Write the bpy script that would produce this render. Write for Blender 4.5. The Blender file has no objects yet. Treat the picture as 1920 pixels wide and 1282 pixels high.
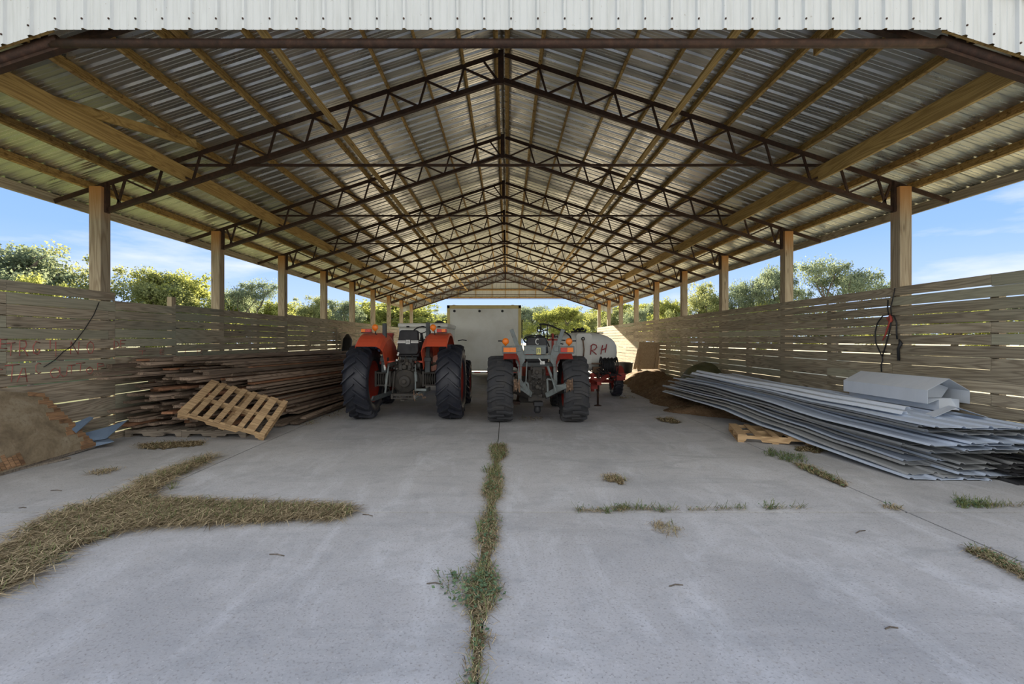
import bpy, bmesh, math, random
from math import sin, cos, pi, radians, sqrt, atan2
from mathutils import Vector, Matrix, noise

S = bpy.context.scene
COL = S.collection
F = 880.0                      # focal length in pixels of the 1920 wide frame
CAMZ = 1.6

# ------------------------------------------------------------------ camera
cam = bpy.data.cameras.new('camera'); cam.lens = F/1920*36; cam.sensor_width = 36
cam.shift_x = 10/1920; cam.shift_y = -4/1920; cam.clip_end = 2000; cam.clip_start = 0.05
co = bpy.data.objects.new('camera', cam); COL.objects.link(co)
co.location = (0, 0, CAMZ); co.rotation_euler = (radians(90), 0, 0)
S.camera = co

# ------------------------------------------------------------------ exposure
S.view_settings.view_transform = 'Standard'; S.view_settings.look = 'None'
S.view_settings.gamma = 1; S.view_settings.use_curve_mapping = False
S.view_settings.exposure = 0.32

# ------------------------------------------------------------------ sky (world) and sun
W = bpy.data.worlds.new('World'); S.world = W; W.use_nodes = True
nt = W.node_tree; nt.nodes.clear()
def wn(t, **k):
    n = nt.nodes.new(t)
    for a, b in k.items(): setattr(n, a, b)
    return n
tc = wn('ShaderNodeTexCoord'); sep = wn('ShaderNodeSeparateXYZ'); nt.links.new(tc.outputs['Generated'], sep.inputs[0])
rm = wn('ShaderNodeValToRGB'); nt.links.new(sep.outputs['Z'], rm.inputs[0])
e = rm.color_ramp.elements
e[0].position = 0.0; e[0].color = (0.60, 0.74, 0.95, 1)
e[1].position = 1.0; e[1].color = (0.10, 0.24, 0.62, 1)
x = e.new(0.18); x.color = (0.30, 0.50, 0.93, 1)
x = e.new(0.42); x.color = (0.17, 0.36, 0.86, 1)
# soft clouds, low and streaky
mp = wn('ShaderNodeMapping'); mp.inputs['Scale'].default_value = (1.5, 1.5, 7.0); mp.inputs['Location'].default_value = (0.9, 0.2, 0.1)
nt.links.new(tc.outputs['Generated'], mp.inputs[0])
nz = wn('ShaderNodeTexNoise'); nz.inputs['Scale'].default_value = 1.6; nz.inputs['Detail'].default_value = 7; nz.inputs['Roughness'].default_value = 0.55
nt.links.new(mp.outputs[0], nz.inputs['Vector'])
cr = wn('ShaderNodeValToRGB'); cr.color_ramp.elements[0].position = 0.54; cr.color_ramp.elements[1].position = 0.78
nt.links.new(nz.outputs['Fac'], cr.inputs[0])
mx = wn('ShaderNodeMix', data_type='RGBA'); nt.links.new(cr.outputs[0], mx.inputs[0]); nt.links.new(rm.outputs[0], mx.inputs[6]); mx.inputs[7].default_value = (0.93, 0.93, 0.97, 1)
bg = wn('ShaderNodeBackground'); bg.inputs[1].default_value = 1.0
# sky half behind the camera: unseen, brightened as fill light for the shed interior
mr = wn('ShaderNodeMapRange'); mr.inputs[1].default_value = 0.1; mr.inputs[2].default_value = -0.5; mr.inputs[3].default_value = 0.0; mr.inputs[4].default_value = 1.0
nt.links.new(sep.outputs['Y'], mr.inputs[0])
mb = wn('ShaderNodeMix', data_type='RGBA'); nt.links.new(mr.outputs[0], mb.inputs[0]); nt.links.new(mx.outputs[2], mb.inputs[6]); mb.inputs[7].default_value = (1.46, 1.44, 1.42, 1)
nt.links.new(mb.outputs[2], bg.inputs[0])
wo = wn('ShaderNodeOutputWorld'); nt.links.new(bg.outputs[0], wo.inputs[0])

sun = bpy.data.lights.new('sun', 'SUN'); sun.energy = 24.0; sun.angle = radians(0.6); sun.color = (1.0, 0.83, 0.60)
so = bpy.data.objects.new('sun', sun); COL.objects.link(so)
SUN_EL, SUN_AZ = radians(16.5), radians(-8)       # ahead of the camera, a little to the left
sd = Vector((sin(SUN_AZ)*cos(SUN_EL), cos(SUN_AZ)*cos(SUN_EL), sin(SUN_EL)))
so.rotation_euler = sd.to_track_quat('Z', 'Y').to_euler(); so.location = sd*60

# ------------------------------------------------------------------ helpers
R = random.Random(7)
def P(px, py, Y):
    return Vector(((px-950)/F*Y, Y, CAMZ-(py-637)/F*Y))

class MB:
    """collects geometry in world coordinates; build() links it as one mesh object"""
    def __init__(s): s.v = []; s.f = []; s.m = []; s.r = []; s.sm = []
    def add(s, vs, fs, mi=0, rnd=None, smooth=False):
        o = len(s.v); s.v += [tuple(v) for v in vs]
        if rnd is None: rnd = R.random()
        for f in fs:
            s.f.append(tuple(i+o for i in f)); s.m.append(mi); s.r.append(rnd); s.sm.append(smooth)
    def box(s, c, d, rot=None, mi=0, rnd=None):
        c = Vector(c); h = Vector(d)/2
        vs = []
        for i in (-1, 1):
            for j in (-1, 1):
                for k in (-1, 1):
                    p = Vector((i*h.x, j*h.y, k*h.z))
                    if rot is not None: p = rot @ p
                    vs.append(c+p)
        s.add(vs, [(0,1,3,2),(4,6,7,5),(0,4,5,1),(2,3,7,6),(0,2,6,4),(1,5,7,3)], mi, rnd)
    def bb(s, a, b, mi=0, rnd=None):
        a = Vector(a); b = Vector(b); s.box((a+b)/2, [abs(q) for q in (b-a)], None, mi, rnd)
    def beam(s, a, b, w, h, up=(0,0,1), mi=0, rnd=None, off=(0,0)):
        """bar from a to b: w across, h along up"""
        a = Vector(a); b = Vector(b); y = (b-a); L = y.length; y.normalize()
        up = Vector(up); x_ = y.cross(up)
        if x_.length < 1e-5: x_ = y.cross(Vector((1,0,0)))
        x_.normalize(); z = x_.cross(y); z.normalize()
        m = Matrix((x_, y, z)).transposed()
        s.box((a+b)/2 + x_*off[0] + z*off[1], (w, L, h), m, mi, rnd)
    def tube(s, pts, r, n=8, mi=0, rnd=None, cap=True, closed=False):
        pts = [Vector(p) for p in pts]; N = len(pts)
        if not hasattr(r, '__len__'): r = [r]*N
        vs = []; fs = []
        t0 = (pts[1]-pts[0]).normalized(); a = Vector((0,0,1)) if abs(t0.z) < .9 else Vector((1,0,0))
        for i, p in enumerate(pts):
            if closed: t = (pts[(i+1)%N]-pts[i-1])
            elif i == 0: t = pts[1]-pts[0]
            elif i == N-1: t = pts[-1]-pts[-2]
            else: t = pts[i+1]-pts[i-1]
            t.normalize(); u = t.cross(a)
            if u.length < 1e-4: u = t.cross(Vector((0,1,0)))
            u.normalize(); w = u.cross(t); a = w
            for k in range(n):
                q = 2*pi*k/n; vs.append(p + (u*cos(q)+w*sin(q))*r[i])
        for i in range(N if closed else N-1):
            j = (i+1) % N
            for k in range(n):
                l = (k+1) % n; fs.append((i*n+k, i*n+l, j*n+l, j*n+k))
        if cap and not closed:
            fs.append(tuple(range(n-1, -1, -1))); fs.append(tuple((N-1)*n+k for k in range(n)))
        s.add(vs, fs, mi, rnd, True)
    def lathe(s, c, axis, prof, n=24, mi=0, rnd=None, closed=False, cap=False):
        """prof: (along axis, radius)"""
        c = Vector(c); ax = Vector(axis).normalized()
        u = ax.cross(Vector((0,0,1)))
        if u.length < 1e-4: u = ax.cross(Vector((0,1,0)))
        u.normalize(); w = ax.cross(u)
        vs = []; fs = []
        for (a, r) in prof:
            for k in range(n):
                q = 2*pi*k/n; vs.append(c + ax*a + (u*cos(q)+w*sin(q))*r)
        M = len(prof)
        for i in range(M if closed else M-1):
            j = (i+1) % M
            for k in range(n):
                l = (k+1) % n; fs.append((i*n+k, i*n+l, j*n+l, j*n+k))
        if cap:
            fs.append(tuple(range(n-1,-1,-1))); fs.append(tuple((M-1)*n+k for k in range(n)))
        s.add(vs, fs, mi, rnd, True)
    def ball(s, c, r, n=10, mi=0, sc=(1,1,1), rnd=None):
        prof = [(-cos(pi*i/n)*r, max(sin(pi*i/n)*r, 1e-4)) for i in range(n+1)]
        o = len(s.v); s.lathe((0,0,0), (0,0,1), prof, n*2, mi, rnd)
        for i in range(o, len(s.v)):
            v = s.v[i]; s.v[i] = (c[0]+v[0]*sc[0], c[1]+v[1]*sc[1], c[2]+v[2]*sc[2])
    def prism(s, poly, off, mi=0, rnd=None):
        """poly: world points of one face; off: extrusion vector"""
        n = len(poly); off = Vector(off); vs = [Vector(p) for p in poly]; vs += [p+off for p in vs]
        fs = [tuple(range(n)), tuple(range(2*n-1, n-1, -1))] + [(i, (i+1) % n, n+(i+1) % n, n+i) for i in range(n)]
        s.add(vs, fs, mi, rnd)
    def build(s, name, mats, parent=None, bevel=0, smooth_angle=None):
        me = bpy.data.meshes.new(name)
        org = Vector((0,0,0))
        if parent is not None:
            p = parent
            while p is not None: org = org + p.location; p = p.parent
        vs = [(v[0]-org.x, v[1]-org.y, v[2]-org.z) for v in s.v] if parent is not None else s.v
        me.from_pydata(vs, [], s.f)
        if not isinstance(mats, (list, tuple)): mats = [mats]
        for m in mats: me.materials.append(m)
        me.polygons.foreach_set('material_index', s.m)
        me.polygons.foreach_set('use_smooth', s.sm)
        at = me.attributes.new('rnd', 'FLOAT', 'FACE'); at.data.foreach_set('value', s.r)
        bm = bmesh.new(); bm.from_mesh(me); bmesh.ops.recalc_face_normals(bm, faces=bm.faces); bm.to_mesh(me); bm.free()
        me.update()
        o = bpy.data.objects.new(name, me); COL.objects.link(o)
        if parent is not None: o.parent = parent
        if bevel:
            b = o.modifiers.new('bevel', 'BEVEL'); b.width = bevel; b.segments = 1; b.limit_method = 'ANGLE'
        return o

def recenter(o, loc):
    """move a top-level mesh's origin to loc without moving the mesh"""
    loc = Vector(loc); o.data.transform(Matrix.Translation(-loc)); o.location = loc; return o
def tag(o, label=None, cat=None, group=None, kind=None):
    if label: o['label'] = label
    if cat: o['category'] = cat
    if group: o['group'] = group
    if kind: o['kind'] = kind
    return o
def thing(name, loc, label, cat, group=None):
    o = bpy.data.objects.new(name, None); COL.objects.link(o); o.location = loc
    o.empty_display_size = .1
    return tag(o, label, cat, group)
def copy_tree(o, parent=None):
    c = o.copy(); COL.objects.link(c)
    if parent is not None: c.parent = parent
    for ch in list(o.children): copy_tree(ch, c)
    return c

# ------------------------------------------------------------------ materials
class Mt:
    def __init__(s, name, rough=.6, metal=0.0, col=(.5,.5,.5), spec=.5):
        s.m = bpy.data.materials.new(name); s.m.use_nodes = True; s.t = s.m.node_tree
        s.b = s.t.nodes['Principled BSDF']; s.set('Roughness', rough); s.set('Metallic', metal)
        s.set('Base Color', (*col, 1)); s.set('Specular IOR Level', spec)
    def set(s, k, v): s.b.inputs[k].default_value = v
    def n(s, t, **k):
        n = s.t.nodes.new(t)
        for a, b in k.items(): setattr(n, a, b)
        return n
    def l(s, a, b): s.t.links.new(a, b); return b
    def coord(s, kind='Object', scale=(1,1,1), rot=(0,0,0), shift=None):
        c = s.n('ShaderNodeTexCoord').outputs[kind]
        if shift is not None:
            va = s.n('ShaderNodeVectorMath', operation='ADD'); s.l(c, va.inputs[0]); s.l(shift, va.inputs[1]); c = va.outputs[0]
        m = s.n('ShaderNodeMapping'); m.inputs['Scale'].default_value = scale; m.inputs['Rotation'].default_value = rot
        s.l(c, m.inputs[0]); return m.outputs[0]
    def noise(s, vec, scale, detail=4, rough=.55, dist=0):
        n = s.n('ShaderNodeTexNoise'); n.inputs['Scale'].default_value = scale; n.inputs['Detail'].default_value = detail
        n.inputs['Roughness'].default_value = rough; n.inputs['Distortion'].default_value = dist
        s.l(vec, n.inputs['Vector']); return n.outputs['Fac']
    def ramp(s, fac, stops):
        r = s.n('ShaderNodeValToRGB'); s.l(fac, r.inputs[0]); el = r.color_ramp.elements
        for i, (p, c) in enumerate(stops):
            x = el[i] if i < 2 else el.new(p)
            x.position = p; x.color = (*c, 1) if len(c) == 3 else c
        return r.outputs[0]
    def mix(s, fac, a, b, mode='MIX'):
        m = s.n('ShaderNodeMix', data_type='RGBA', blend_type=mode)
        for k, v in ((0, fac), (6, a), (7, b)):
            if isinstance(v, (int, float)): m.inputs[k].default_value = v
            elif isinstance(v, tuple): m.inputs[k].default_value = (*v, 1) if len(v) == 3 else v
            else: s.l(v, m.inputs[k])
        return m.outputs[2]
    def math(s, op, a, b=None, clamp=False):
        m = s.n('ShaderNodeMath', operation=op, use_clamp=clamp)
        for i, v in enumerate((a, b)):
            if v is None: continue
            if isinstance(v, (int, float)): m.inputs[i].default_value = v
            else: s.l(v, m.inputs[i])
        return m.outputs[0]
    def rnd(s):
        a = s.n('ShaderNodeAttribute', attribute_name='rnd').outputs['Fac']
        o = s.n('ShaderNodeObjectInfo').outputs['Random']
        return s.math('FRACT', s.math('ADD', a, o))
    def color(s, c): s.l(c, s.b.inputs['Base Color'])
    def bump(s, h, strength=.3, dist=.01):
        b = s.n('ShaderNodeBump'); b.inputs['Strength'].default_value = strength; b.inputs['Distance'].default_value = dist
        s.l(h, b.inputs['Height']); s.l(b.outputs[0], s.b.inputs['Normal'])

def wood(name, light, dark, grain, axis=1, rough=.8, tint=None, spread=.35, knots=True, stain=None, lines=1.0):
    """sawn timber; grain runs along the given axis of the object"""
    t = Mt(name, rough, spec=.25)
    r = t.rnd(); cm = t.n('ShaderNodeCombineXYZ')
    for i, k in enumerate((13.7, 7.3, 29.1)): t.l(t.math('MULTIPLY', r, k), cm.inputs[i])
    def sc(a, b): q = [b, b, b]; q[axis] = a; return tuple(q)
    v1 = t.coord(scale=sc(.22, 3.2), shift=cm.outputs[0])
    f = t.noise(v1, 1.6, 2, .5, .2)
    rings = t.math('SINE', t.math('MULTIPLY', f, 95*lines)); rings = t.math('ADD', t.math('MULTIPLY', rings, .5), .5)
    v2 = t.coord(scale=sc(1.2, 45), shift=cm.outputs[0]); fine = t.noise(v2, 2, 4, .6)
    v3 = t.coord(scale=sc(.6, 2.0), shift=cm.outputs[0]); blot = t.noise(v3, 1.5, 4, .6)
    c = t.mix(blot, dark, light)
    c = t.mix(t.math('MULTIPLY', t.math('MULTIPLY', rings, rings), .55), c, grain)
    c = t.mix(t.math('MULTIPLY', t.math('SUBTRACT', fine, .42, True), 1.6, True), c, grain)
    if knots:
        v4 = t.coord(scale=sc(1.3, 6.0), shift=cm.outputs[0])
        vo = t.n('ShaderNodeTexVoronoi'); vo.inputs['Scale'].default_value = 1.0; t.l(v4, vo.inputs['Vector'])
        k = t.ramp(vo.outputs['Distance'], [(0.05, (1,1,1)), (.13, (0,0,0))]); c = t.mix(t.math('MULTIPLY', k, .8), c, tuple(q*.45 for q in grain))
    if tint:
        w = t.n('ShaderNodeTexWhiteNoise', noise_dimensions='1D'); t.l(t.math('MULTIPLY', r, 91.7), w.inputs['W'])
        c = t.mix(t.math('MULTIPLY', t.math('GREATER_THAN', w.outputs['Value'], 1-tint[1]), .5), c, tint[0])
    val = t.math('ADD', t.math('MULTIPLY', r, spread), 1-spread/2)
    hs = t.n('ShaderNodeHueSaturation'); t.l(val, hs.inputs['Value']); t.l(c, hs.inputs['Color']); c = hs.outputs[0]
    if stain: c = stain(t, c)
    t.color(c); t.bump(t.math('ADD', fine, t.math('MULTIPLY', rings, .4)), .35, .004)
    return t.m

def paint(name, col, rough=.4, dirt=(.12,.09,.06), amt=.35, metal=0, scale=6, spec=.5):
    t = Mt(name, rough, metal, spec=spec); v = t.coord()
    f = t.noise(v, scale, 6, .65); c = t.mix(t.math('MULTIPLY', t.math('SUBTRACT', f, .45, True), 4*amt, True), col, dirt)
    t.color(c); rr = t.ramp(f, [(.3, (rough,)*3), (.75, (min(rough+.3, 1),)*3)]); t.l(rr, t.b.inputs['Roughness'])
    return t.m

M = {}
def fence_stain(t, c):
    v = t.coord(scale=(1, .5, 1.2)); f = t.noise(v, .9, 5, .6)
    c = t.mix(t.math('MULTIPLY', t.math('SUBTRACT', f, .5, True), 1.6, True), c, (.27,.29,.205))
    return c
M['fence'] = wood('weathered_fence_board', (.50,.44,.32), (.35,.305,.22), (.13,.10,.07), 1, tint=((.34,.36,.27), .3), stain=fence_stain, spread=.4)
def fence_stain2(t, c):
    z = t.n('ShaderNodeSeparateXYZ'); t.l(t.coord(scale=(1,1,1)), z.inputs[0])
    v = t.coord(scale=(1, .45, 1.0)); f = t.noise(v, .8, 5, .6)
    k = t.math('MULTIPLY', t.math('SUBTRACT', f, .43, True), 3, True)
    return t.mix(t.math('MULTIPLY', k, .55), c, (.26,.31,.25))
M['fence_l'] = wood('weathered_fence_board_left', (.47,.40,.30), (.32,.27,.20), (.12,.09,.06), 1, tint=((.33,.34,.25), .3), stain=fence_stain2, spread=.35)
def post_stain(t, c):
    z = t.n('ShaderNodeSeparateXYZ'); t.l(t.coord(), z.inputs[0])
    k = t.math('MULTIPLY', t.math('SUBTRACT', z.outputs['Z'], 3.45, True), 1.7, True)   # fresh wood under the sheltering eave, weathered below
    return t.mix(k, c, (.50,.24,.08))
M['post'] = wood('post_timber', (.46,.40,.29), (.34,.285,.20), (.17,.12,.07), 2, stain=post_stain, knots=True, spread=.15)
def saw_marks(t, c):
    # dark blotchy squiggles across the grain, as printed and stained on the purlins
    f = t.noise(t.coord(scale=(3, 9, 14)), 1.8, 3, .6, .8)
    return t.mix(t.math('MULTIPLY', t.math('SUBTRACT', f, .50, True), 5, True), c, (.17,.095,.03))
M['purlin'] = wood('purlin_timber', (.56,.38,.14), (.42,.275,.095), (.17,.10,.035), 1, spread=.25, stain=saw_marks)
M['brace'] = wood('brace_timber', (.56,.40,.16), (.42,.29,.11), (.20,.12,.04), 1, spread=.2)
M['lumber'] = wood('old_lumber', (.36,.28,.21), (.20,.145,.105), (.06,.042,.03), 1, tint=((.42,.17,.07), .10), spread=.9, rough=.9)
M['lumber_cut'] = wood('old_lumber_ends', (.30,.24,.18), (.16,.12,.09), (.05,.035,.025), 2, spread=.9, rough=.95)
M['pallet'] = wood('pallet_pine', (.60,.43,.24), (.42,.28,.15), (.20,.12,.06), 0, spread=.35)
M['pallet_grey'] = wood('pallet_grey', (.36,.31,.25), (.22,.19,.15), (.09,.075,.06), 0, spread=.35)
t = Mt('weathered_plywood', .85, spec=.2); v = t.coord(scale=(1, .6, 1)); f = t.noise(v, 3, 7, .7, .4); g = t.noise(t.coord(scale=(2, 14, 14)), 2, 5, .6)
c = t.ramp(f, [(.3, (.13,.10,.065)), (.5, (.27,.215,.14)), (.7, (.37,.32,.23))]); c = t.mix(t.math('MULTIPLY', t.math('SUBTRACT', g, .5, True), 2.5, True), c, (.15,.11,.07)); t.color(c); M['ply'] = t.m
M['ply_orange'] = wood('delaminated_ply', (.42,.25,.13), (.26,.15,.08), (.10,.06,.04), 1, spread=.6)
M['board_tan'] = wood('tan_board', (.72,.57,.38), (.58,.45,.29), (.40,.28,.16), 2, spread=.2)

t = Mt('rusty_steel', .7, .2); v = t.coord(); f = t.noise(v, 14, 6, .7)
t.color(t.ramp(f, [(.3, (.022,.013,.009)), (.55, (.052,.025,.016)), (.8, (.10,.05,.03))])); M['rust'] = t.m

def galv(name, a, b, rough=.34, metal=.85, yscale=1):
    t = Mt(name, rough, metal); v = t.coord(scale=(1.2, 5*yscale, 1)); f = t.noise(v, 2.0, 5, .6)
    v2 = t.coord(scale=(.5,.5,.5)); g = t.noise(v2, 1.2, 3, .5)
    c = t.mix(f, a, b); c = t.mix(t.math('MULTIPLY', t.math('SUBTRACT', g, .5, True), 1.2, True), c, (.36,.34,.27)); t.color(c)
    t.l(t.ramp(f, [(.3, (rough-.08,)*3), (.7, (rough+.14,)*3)]), t.b.inputs['Roughness'])
    return t.m
M['roof'] = galv('galvanised_roof_sheet', (.60,.60,.55), (.46,.46,.42), .30, .85)
M['sheet'] = galv('zinc_sheet', (.60,.68,.80), (.46,.54,.66), .5, .25)
M['sheet_old'] = galv('dull_zinc_sheet', (.44,.47,.50), (.30,.30,.28), .55, .25)
M['sheet_black'] = galv('black_sheet', (.03,.03,.035), (.05,.05,.05), .5, .3)
M['cap'] = galv('pale_zinc', (.74,.80,.88), (.64,.71,.80), .45, .15)
M['blue'] = paint('slate_blue_sheet', (.17,.24,.34), .45, (.1,.1,.12), .15, .2)

t = Mt('white_cladding', .45, 0.0); v = t.coord(scale=(9, 1, .8)); f = t.noise(v, 1.6, 5, .65); g = t.noise(t.coord(), 26, 3, .5)
c = t.mix(t.math('MULTIPLY', t.math('SUBTRACT', f, .46, True), 1.8, True), (.52,.55,.56), (.35,.37,.355))
c = t.mix(t.math('MULTIPLY', t.math('GREATER_THAN', g, .72), .5), c, (.25,.22,.18)); t.color(c); M['clad'] = t.m

# concrete
t = Mt('concrete', .8, spec=.3); v = t.coord()
f1 = t.noise(v, .55, 6, .6, .3); f2 = t.noise(v, 5, 6, .65); f3 = t.noise(v, 60, 3, .6); f4 = t.noise(t.coord(scale=(1.3,.45,1), rot=(0,0,.5)), 1.8, 7, .7, .6)
c = t.ramp(f1, [(.3, (.345,.35,.355)), (.48, (.43,.43,.43)), (.68, (.50,.50,.50))])
c = t.mix(t.math('MULTIPLY', t.math('SUBTRACT', f4, .50, True), 3.2, True), c, (.60,.615,.635))
f5 = t.noise(t.coord(scale=(.5,1.1,1), rot=(0,0,-.6)), 1.3, 8, .72, 1.2)
c = t.mix(t.math('MULTIPLY', t.math('SUBTRACT', f5, .50, True), 3.4, True), c, (.30,.31,.315))
f6 = t.noise(t.coord(shift=None), .35, 4, .5)
c = t.mix(t.math('MULTIPLY', t.math('SUBTRACT', f6, .52, True), 2.2, True), c, (.42,.40,.37))
c = t.mix(t.math('MULTIPLY', t.math('SUBTRACT', f2, .53, True), 2.2, True), c, (.27,.28,.29))
c = t.mix(t.math('MULTIPLY', t.math('SUBTRACT', f3, .54, True), 4.0, True), c, (.19,.18,.17))
f7 = t.noise(v, 17, 5, .7); c = t.mix(t.math('MULTIPLY', t.math('SUBTRACT', f7, .55, True), 3.0, True), c, (.33,.31,.28))
vo = t.n('ShaderNodeTexVoronoi'); vo.inputs['Scale'].default_value = 38; t.l(v, vo.inputs['Vector'])
c = t.mix(t.ramp(vo.outputs['Distance'], [(.05, (.5,.5,.5)), (.16, (0,0,0))]), c, (.70,.69,.66))
t.color(c); t.bump(t.math('ADD', f3, t.math('MULTIPLY', f2, .6)), .35, .004); M['concrete'] = t.m

t = Mt('soil', .95, spec=.1); v = t.coord(); f = t.noise(v, 7, 8, .7); g = t.noise(v, 1.2, 4)
c = t.ramp(f, [(.3, (.07,.046,.028)), (.55, (.19,.125,.075)), (.75, (.34,.24,.145))]); c = t.mix(t.math('MULTIPLY', g, .5), c, (.24,.155,.085))
t.color(c); t.bump(f, .9, .04); M['soil'] = t.m
t = Mt('thatch', .95, spec=.1); f = t.noise(t.coord(scale=(1,1,1)), 30, 6, .7)
t.color(t.ramp(f, [(.3, (.05,.04,.022)), (.6, (.17,.13,.07)), (.8, (.28,.22,.12))])); t.bump(f, .8, .02); M['thatch'] = t.m
t = Mt('tarp', .6, spec=.3); f = t.noise(t.coord(), 5, 5, .6); t.color(t.ramp(f, [(.3, (.05,.055,.025)), (.7, (.11,.11,.055))])); t.bump(f, .5, .03); M['tarp'] = t.m
t = Mt('field_grass', .95, spec=.1); v = t.coord(); f = t.noise(v, .25, 6, .6); g = t.noise(v, 5, 5, .7)
c = t.ramp(f, [(.35, (.44,.41,.27)), (.6, (.60,.56,.40))]); c = t.mix(t.math('MULTIPLY', g, .4), c, (.24,.25,.10))
z = t.n('ShaderNodeSeparateXYZ'); t.l(t.coord(), z.inputs[0])   # dry field right, grass left; colour darkened left, paled right, to steer bounced light
k = t.math('MULTIPLY', t.math('SUBTRACT', -4.3, t.math('ADD', z.outputs['X'], t.math('MULTIPLY', f, 4))), .9, True)
k = t.math('MULTIPLY', k, 1, True); c = t.mix(k, c, (.085,.105,.04)); t.color(c); M['field'] = t.m

def leafmat(name, a, b, tr=.45):
    m = bpy.data.materials.new(name); m.use_nodes = True; T = m.node_tree; T.nodes.clear()
    o = T.nodes.new('ShaderNodeOutputMaterial'); d = T.nodes.new('ShaderNodeBsdfDiffuse'); tr_ = T.nodes.new('ShaderNodeBsdfTranslucent'); mx = T.nodes.new('ShaderNodeMixShader')
    at = T.nodes.new('ShaderNodeAttribute'); at.attribute_name = 'rnd'; cr = T.nodes.new('ShaderNodeValToRGB'); T.links.new(at.outputs['Fac'], cr.inputs[0])
    cr.color_ramp.elements[0].color = (*a, 1); cr.color_ramp.elements[1].color = (*b, 1)
    T.links.new(cr.outputs[0], d.inputs[0]); T.links.new(cr.outputs[0], tr_.inputs[0]); mx.inputs[0].default_value = tr
    T.links.new(d.outputs[0], mx.inputs[1]); T.links.new(tr_.outputs[0], mx.inputs[2]); T.links.new(mx.outputs[0], o.inputs[0])
    return m
M['leaf_a'] = leafmat('oak_leaves', (.12,.16,.075), (.36,.38,.15))
M['leaf_b'] = leafmat('yellow_green_leaves', (.17,.21,.055), (.40,.42,.12))
M['leaf_c'] = leafmat('grey_green_leaves', (.11,.155,.105), (.29,.34,.20))
M['straw'] = leafmat('dry_straw', (.11,.08,.045), (.58,.48,.30), .15)
M['green'] = leafmat('weed_green', (.11,.14,.06), (.26,.29,.13), .3)
M['weedleaf'] = leafmat('weed_leaf', (.10,.17,.10), (.20,.29,.16), .3)
t = Mt('bark', .9, spec=.1); f = t.noise(t.coord(scale=(6,6,1.5)), 3, 5, .6); t.color(t.ramp(f, [(.3, (.07,.06,.05)), (.7, (.22,.19,.16))])); M['bark'] = t.m

M['tyre'] = paint('tyre_rubber', (.022,.025,.036), .38, (.07,.065,.06), .18, scale=5)
M['tyre_dusty'] = paint('dusty_tyre_rubber', (.035,.037,.042), .7, (.12,.11,.095), .3, scale=4)
M['orange'] = paint('orange_red_paint', (.58,.085,.035), .32, (.40,.10,.06), .15)
M['red'] = paint('faded_red_paint', (.30,.025,.015), .5, (.10,.03,.02), .4)
M['grease'] = paint('greasy_cast_iron', (.055,.052,.048), .6, (.13,.11,.085), .5, .3, 12)
M['greygreen'] = paint('grey_green_paint', (.17,.20,.20), .55, (.13,.10,.07), .4, 0, 10)
M['darkgrey'] = paint('dark_grey_paint', (.045,.055,.058), .5, (.1,.08,.06), .25)
M['black'] = paint('black_vinyl', (.012,.013,.016), .45, (.03,.03,.03), .1)
M['white'] = paint('white_paint', (.62,.64,.62), .4, (.42,.40,.33), .3, 0, 2)
M['whitebody'] = paint('aluminium_white_skin', (.76,.78,.72), .35, (.52,.50,.38), .35, .1, 1.3)
M['yellowtrim'] = paint('yellowed_trim', (.74,.62,.26), .5, (.55,.43,.17), .4, 0, 4)
M['amber'] = paint('amber_lens', (.85,.20,.01), .2, (.5,.1,.01), .1)
M['redlens'] = paint('red_lens', (.50,.03,.015), .2, (.2,.01,.01), .1)
M['rimred'] = paint('dark_red_rim', (.28,.025,.012), .5, (.12,.03,.02), .3)
M['redpaint'] = paint('red_spray_paint', (.34,.09,.075), .7, (.33,.22,.17), .9, 0, 20)
M['redmark'] = paint('red_marker', (.33,.03,.035), .6, (.3,.05,.05), .1)
M['rusttan'] = paint('rusty_coupler', (.20,.13,.085), .8, (.08,.05,.03), .5, .1, 20)
M['tank'] = paint('white_plastic_tank', (.68,.70,.66), .4, (.42,.43,.36), .35, 0, 1.5)
M['chrome'] = Mt('bright_steel', .25, .9, (.7,.7,.7)).m
M['yellow'] = Mt('pale_yellow_plate', .6, 0, (.62,.60,.22)).m
M['strapred'] = Mt('red_strap', .8, 0, (.42,.07,.05)).m
# ------------------------------------------------------------------ dimensions of the shed
S0 = 3.05; Y0 = 4.42
FY = [Y0 + S0*i for i in range(10)]          # truss planes, front to back
RX = -0.08; RZ = 6.18; SL = 0.328            # ridge and slope of the top chord
XL, XR = -6.38, 6.18                         # inner faces of the posts
FRONT, BACK = 4.30, FY[9]+.14
def topz(x, d=0): return RZ - SL*abs(x-RX) + d
GB, GX = 4.44, 4.12                          # gable opening: height and half width of its level part
ords = ['first','second','third','fourth','fifth','sixth','seventh','eighth','ninth','tenth','eleventh','twelfth','thirteenth']

# ------------------------------------------------------------------ floor slabs and ground
m = MB()
xs = [(-6.62, -3.725), (-3.703, -.142), (-.130, 3.708), (3.727, 6.42)]
ys = [(-14, -4.0), (-3.98, 4.34), (4.367, 17.0), (17.015, BACK+.3)]
def jx(x, y):   # the lengthwise joints wander a little, as poured
    if abs(x) > 6: return x
    return x + (.018*(y-4) * (-1 if x < -1 else (.0 if x < 1 else .25)) if y > 0 else 0)
for a, b in xs:
    for c, d in ys:
        n = 6
        for k in range(n):
            y1 = c+(d-c)*k/n; y2 = c+(d-c)*(k+1)/n
            top = [(jx(a, y1), y1, 0), (jx(b, y1), y1, 0), (jx(b, y2), y2, 0), (jx(a, y2), y2, 0)]
            m.add(top+[(p[0], p[1], -.12) for p in top], [(0,1,2,3), (0,4,5,1), (1,5,6,2), (2,6,7,3), (3,7,4,0)])
o = m.build('floor', M['concrete']); tag(o, 'cracked grey concrete slab floor of the open shed', 'floor', kind='structure')
m = MB(); g = 160
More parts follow.
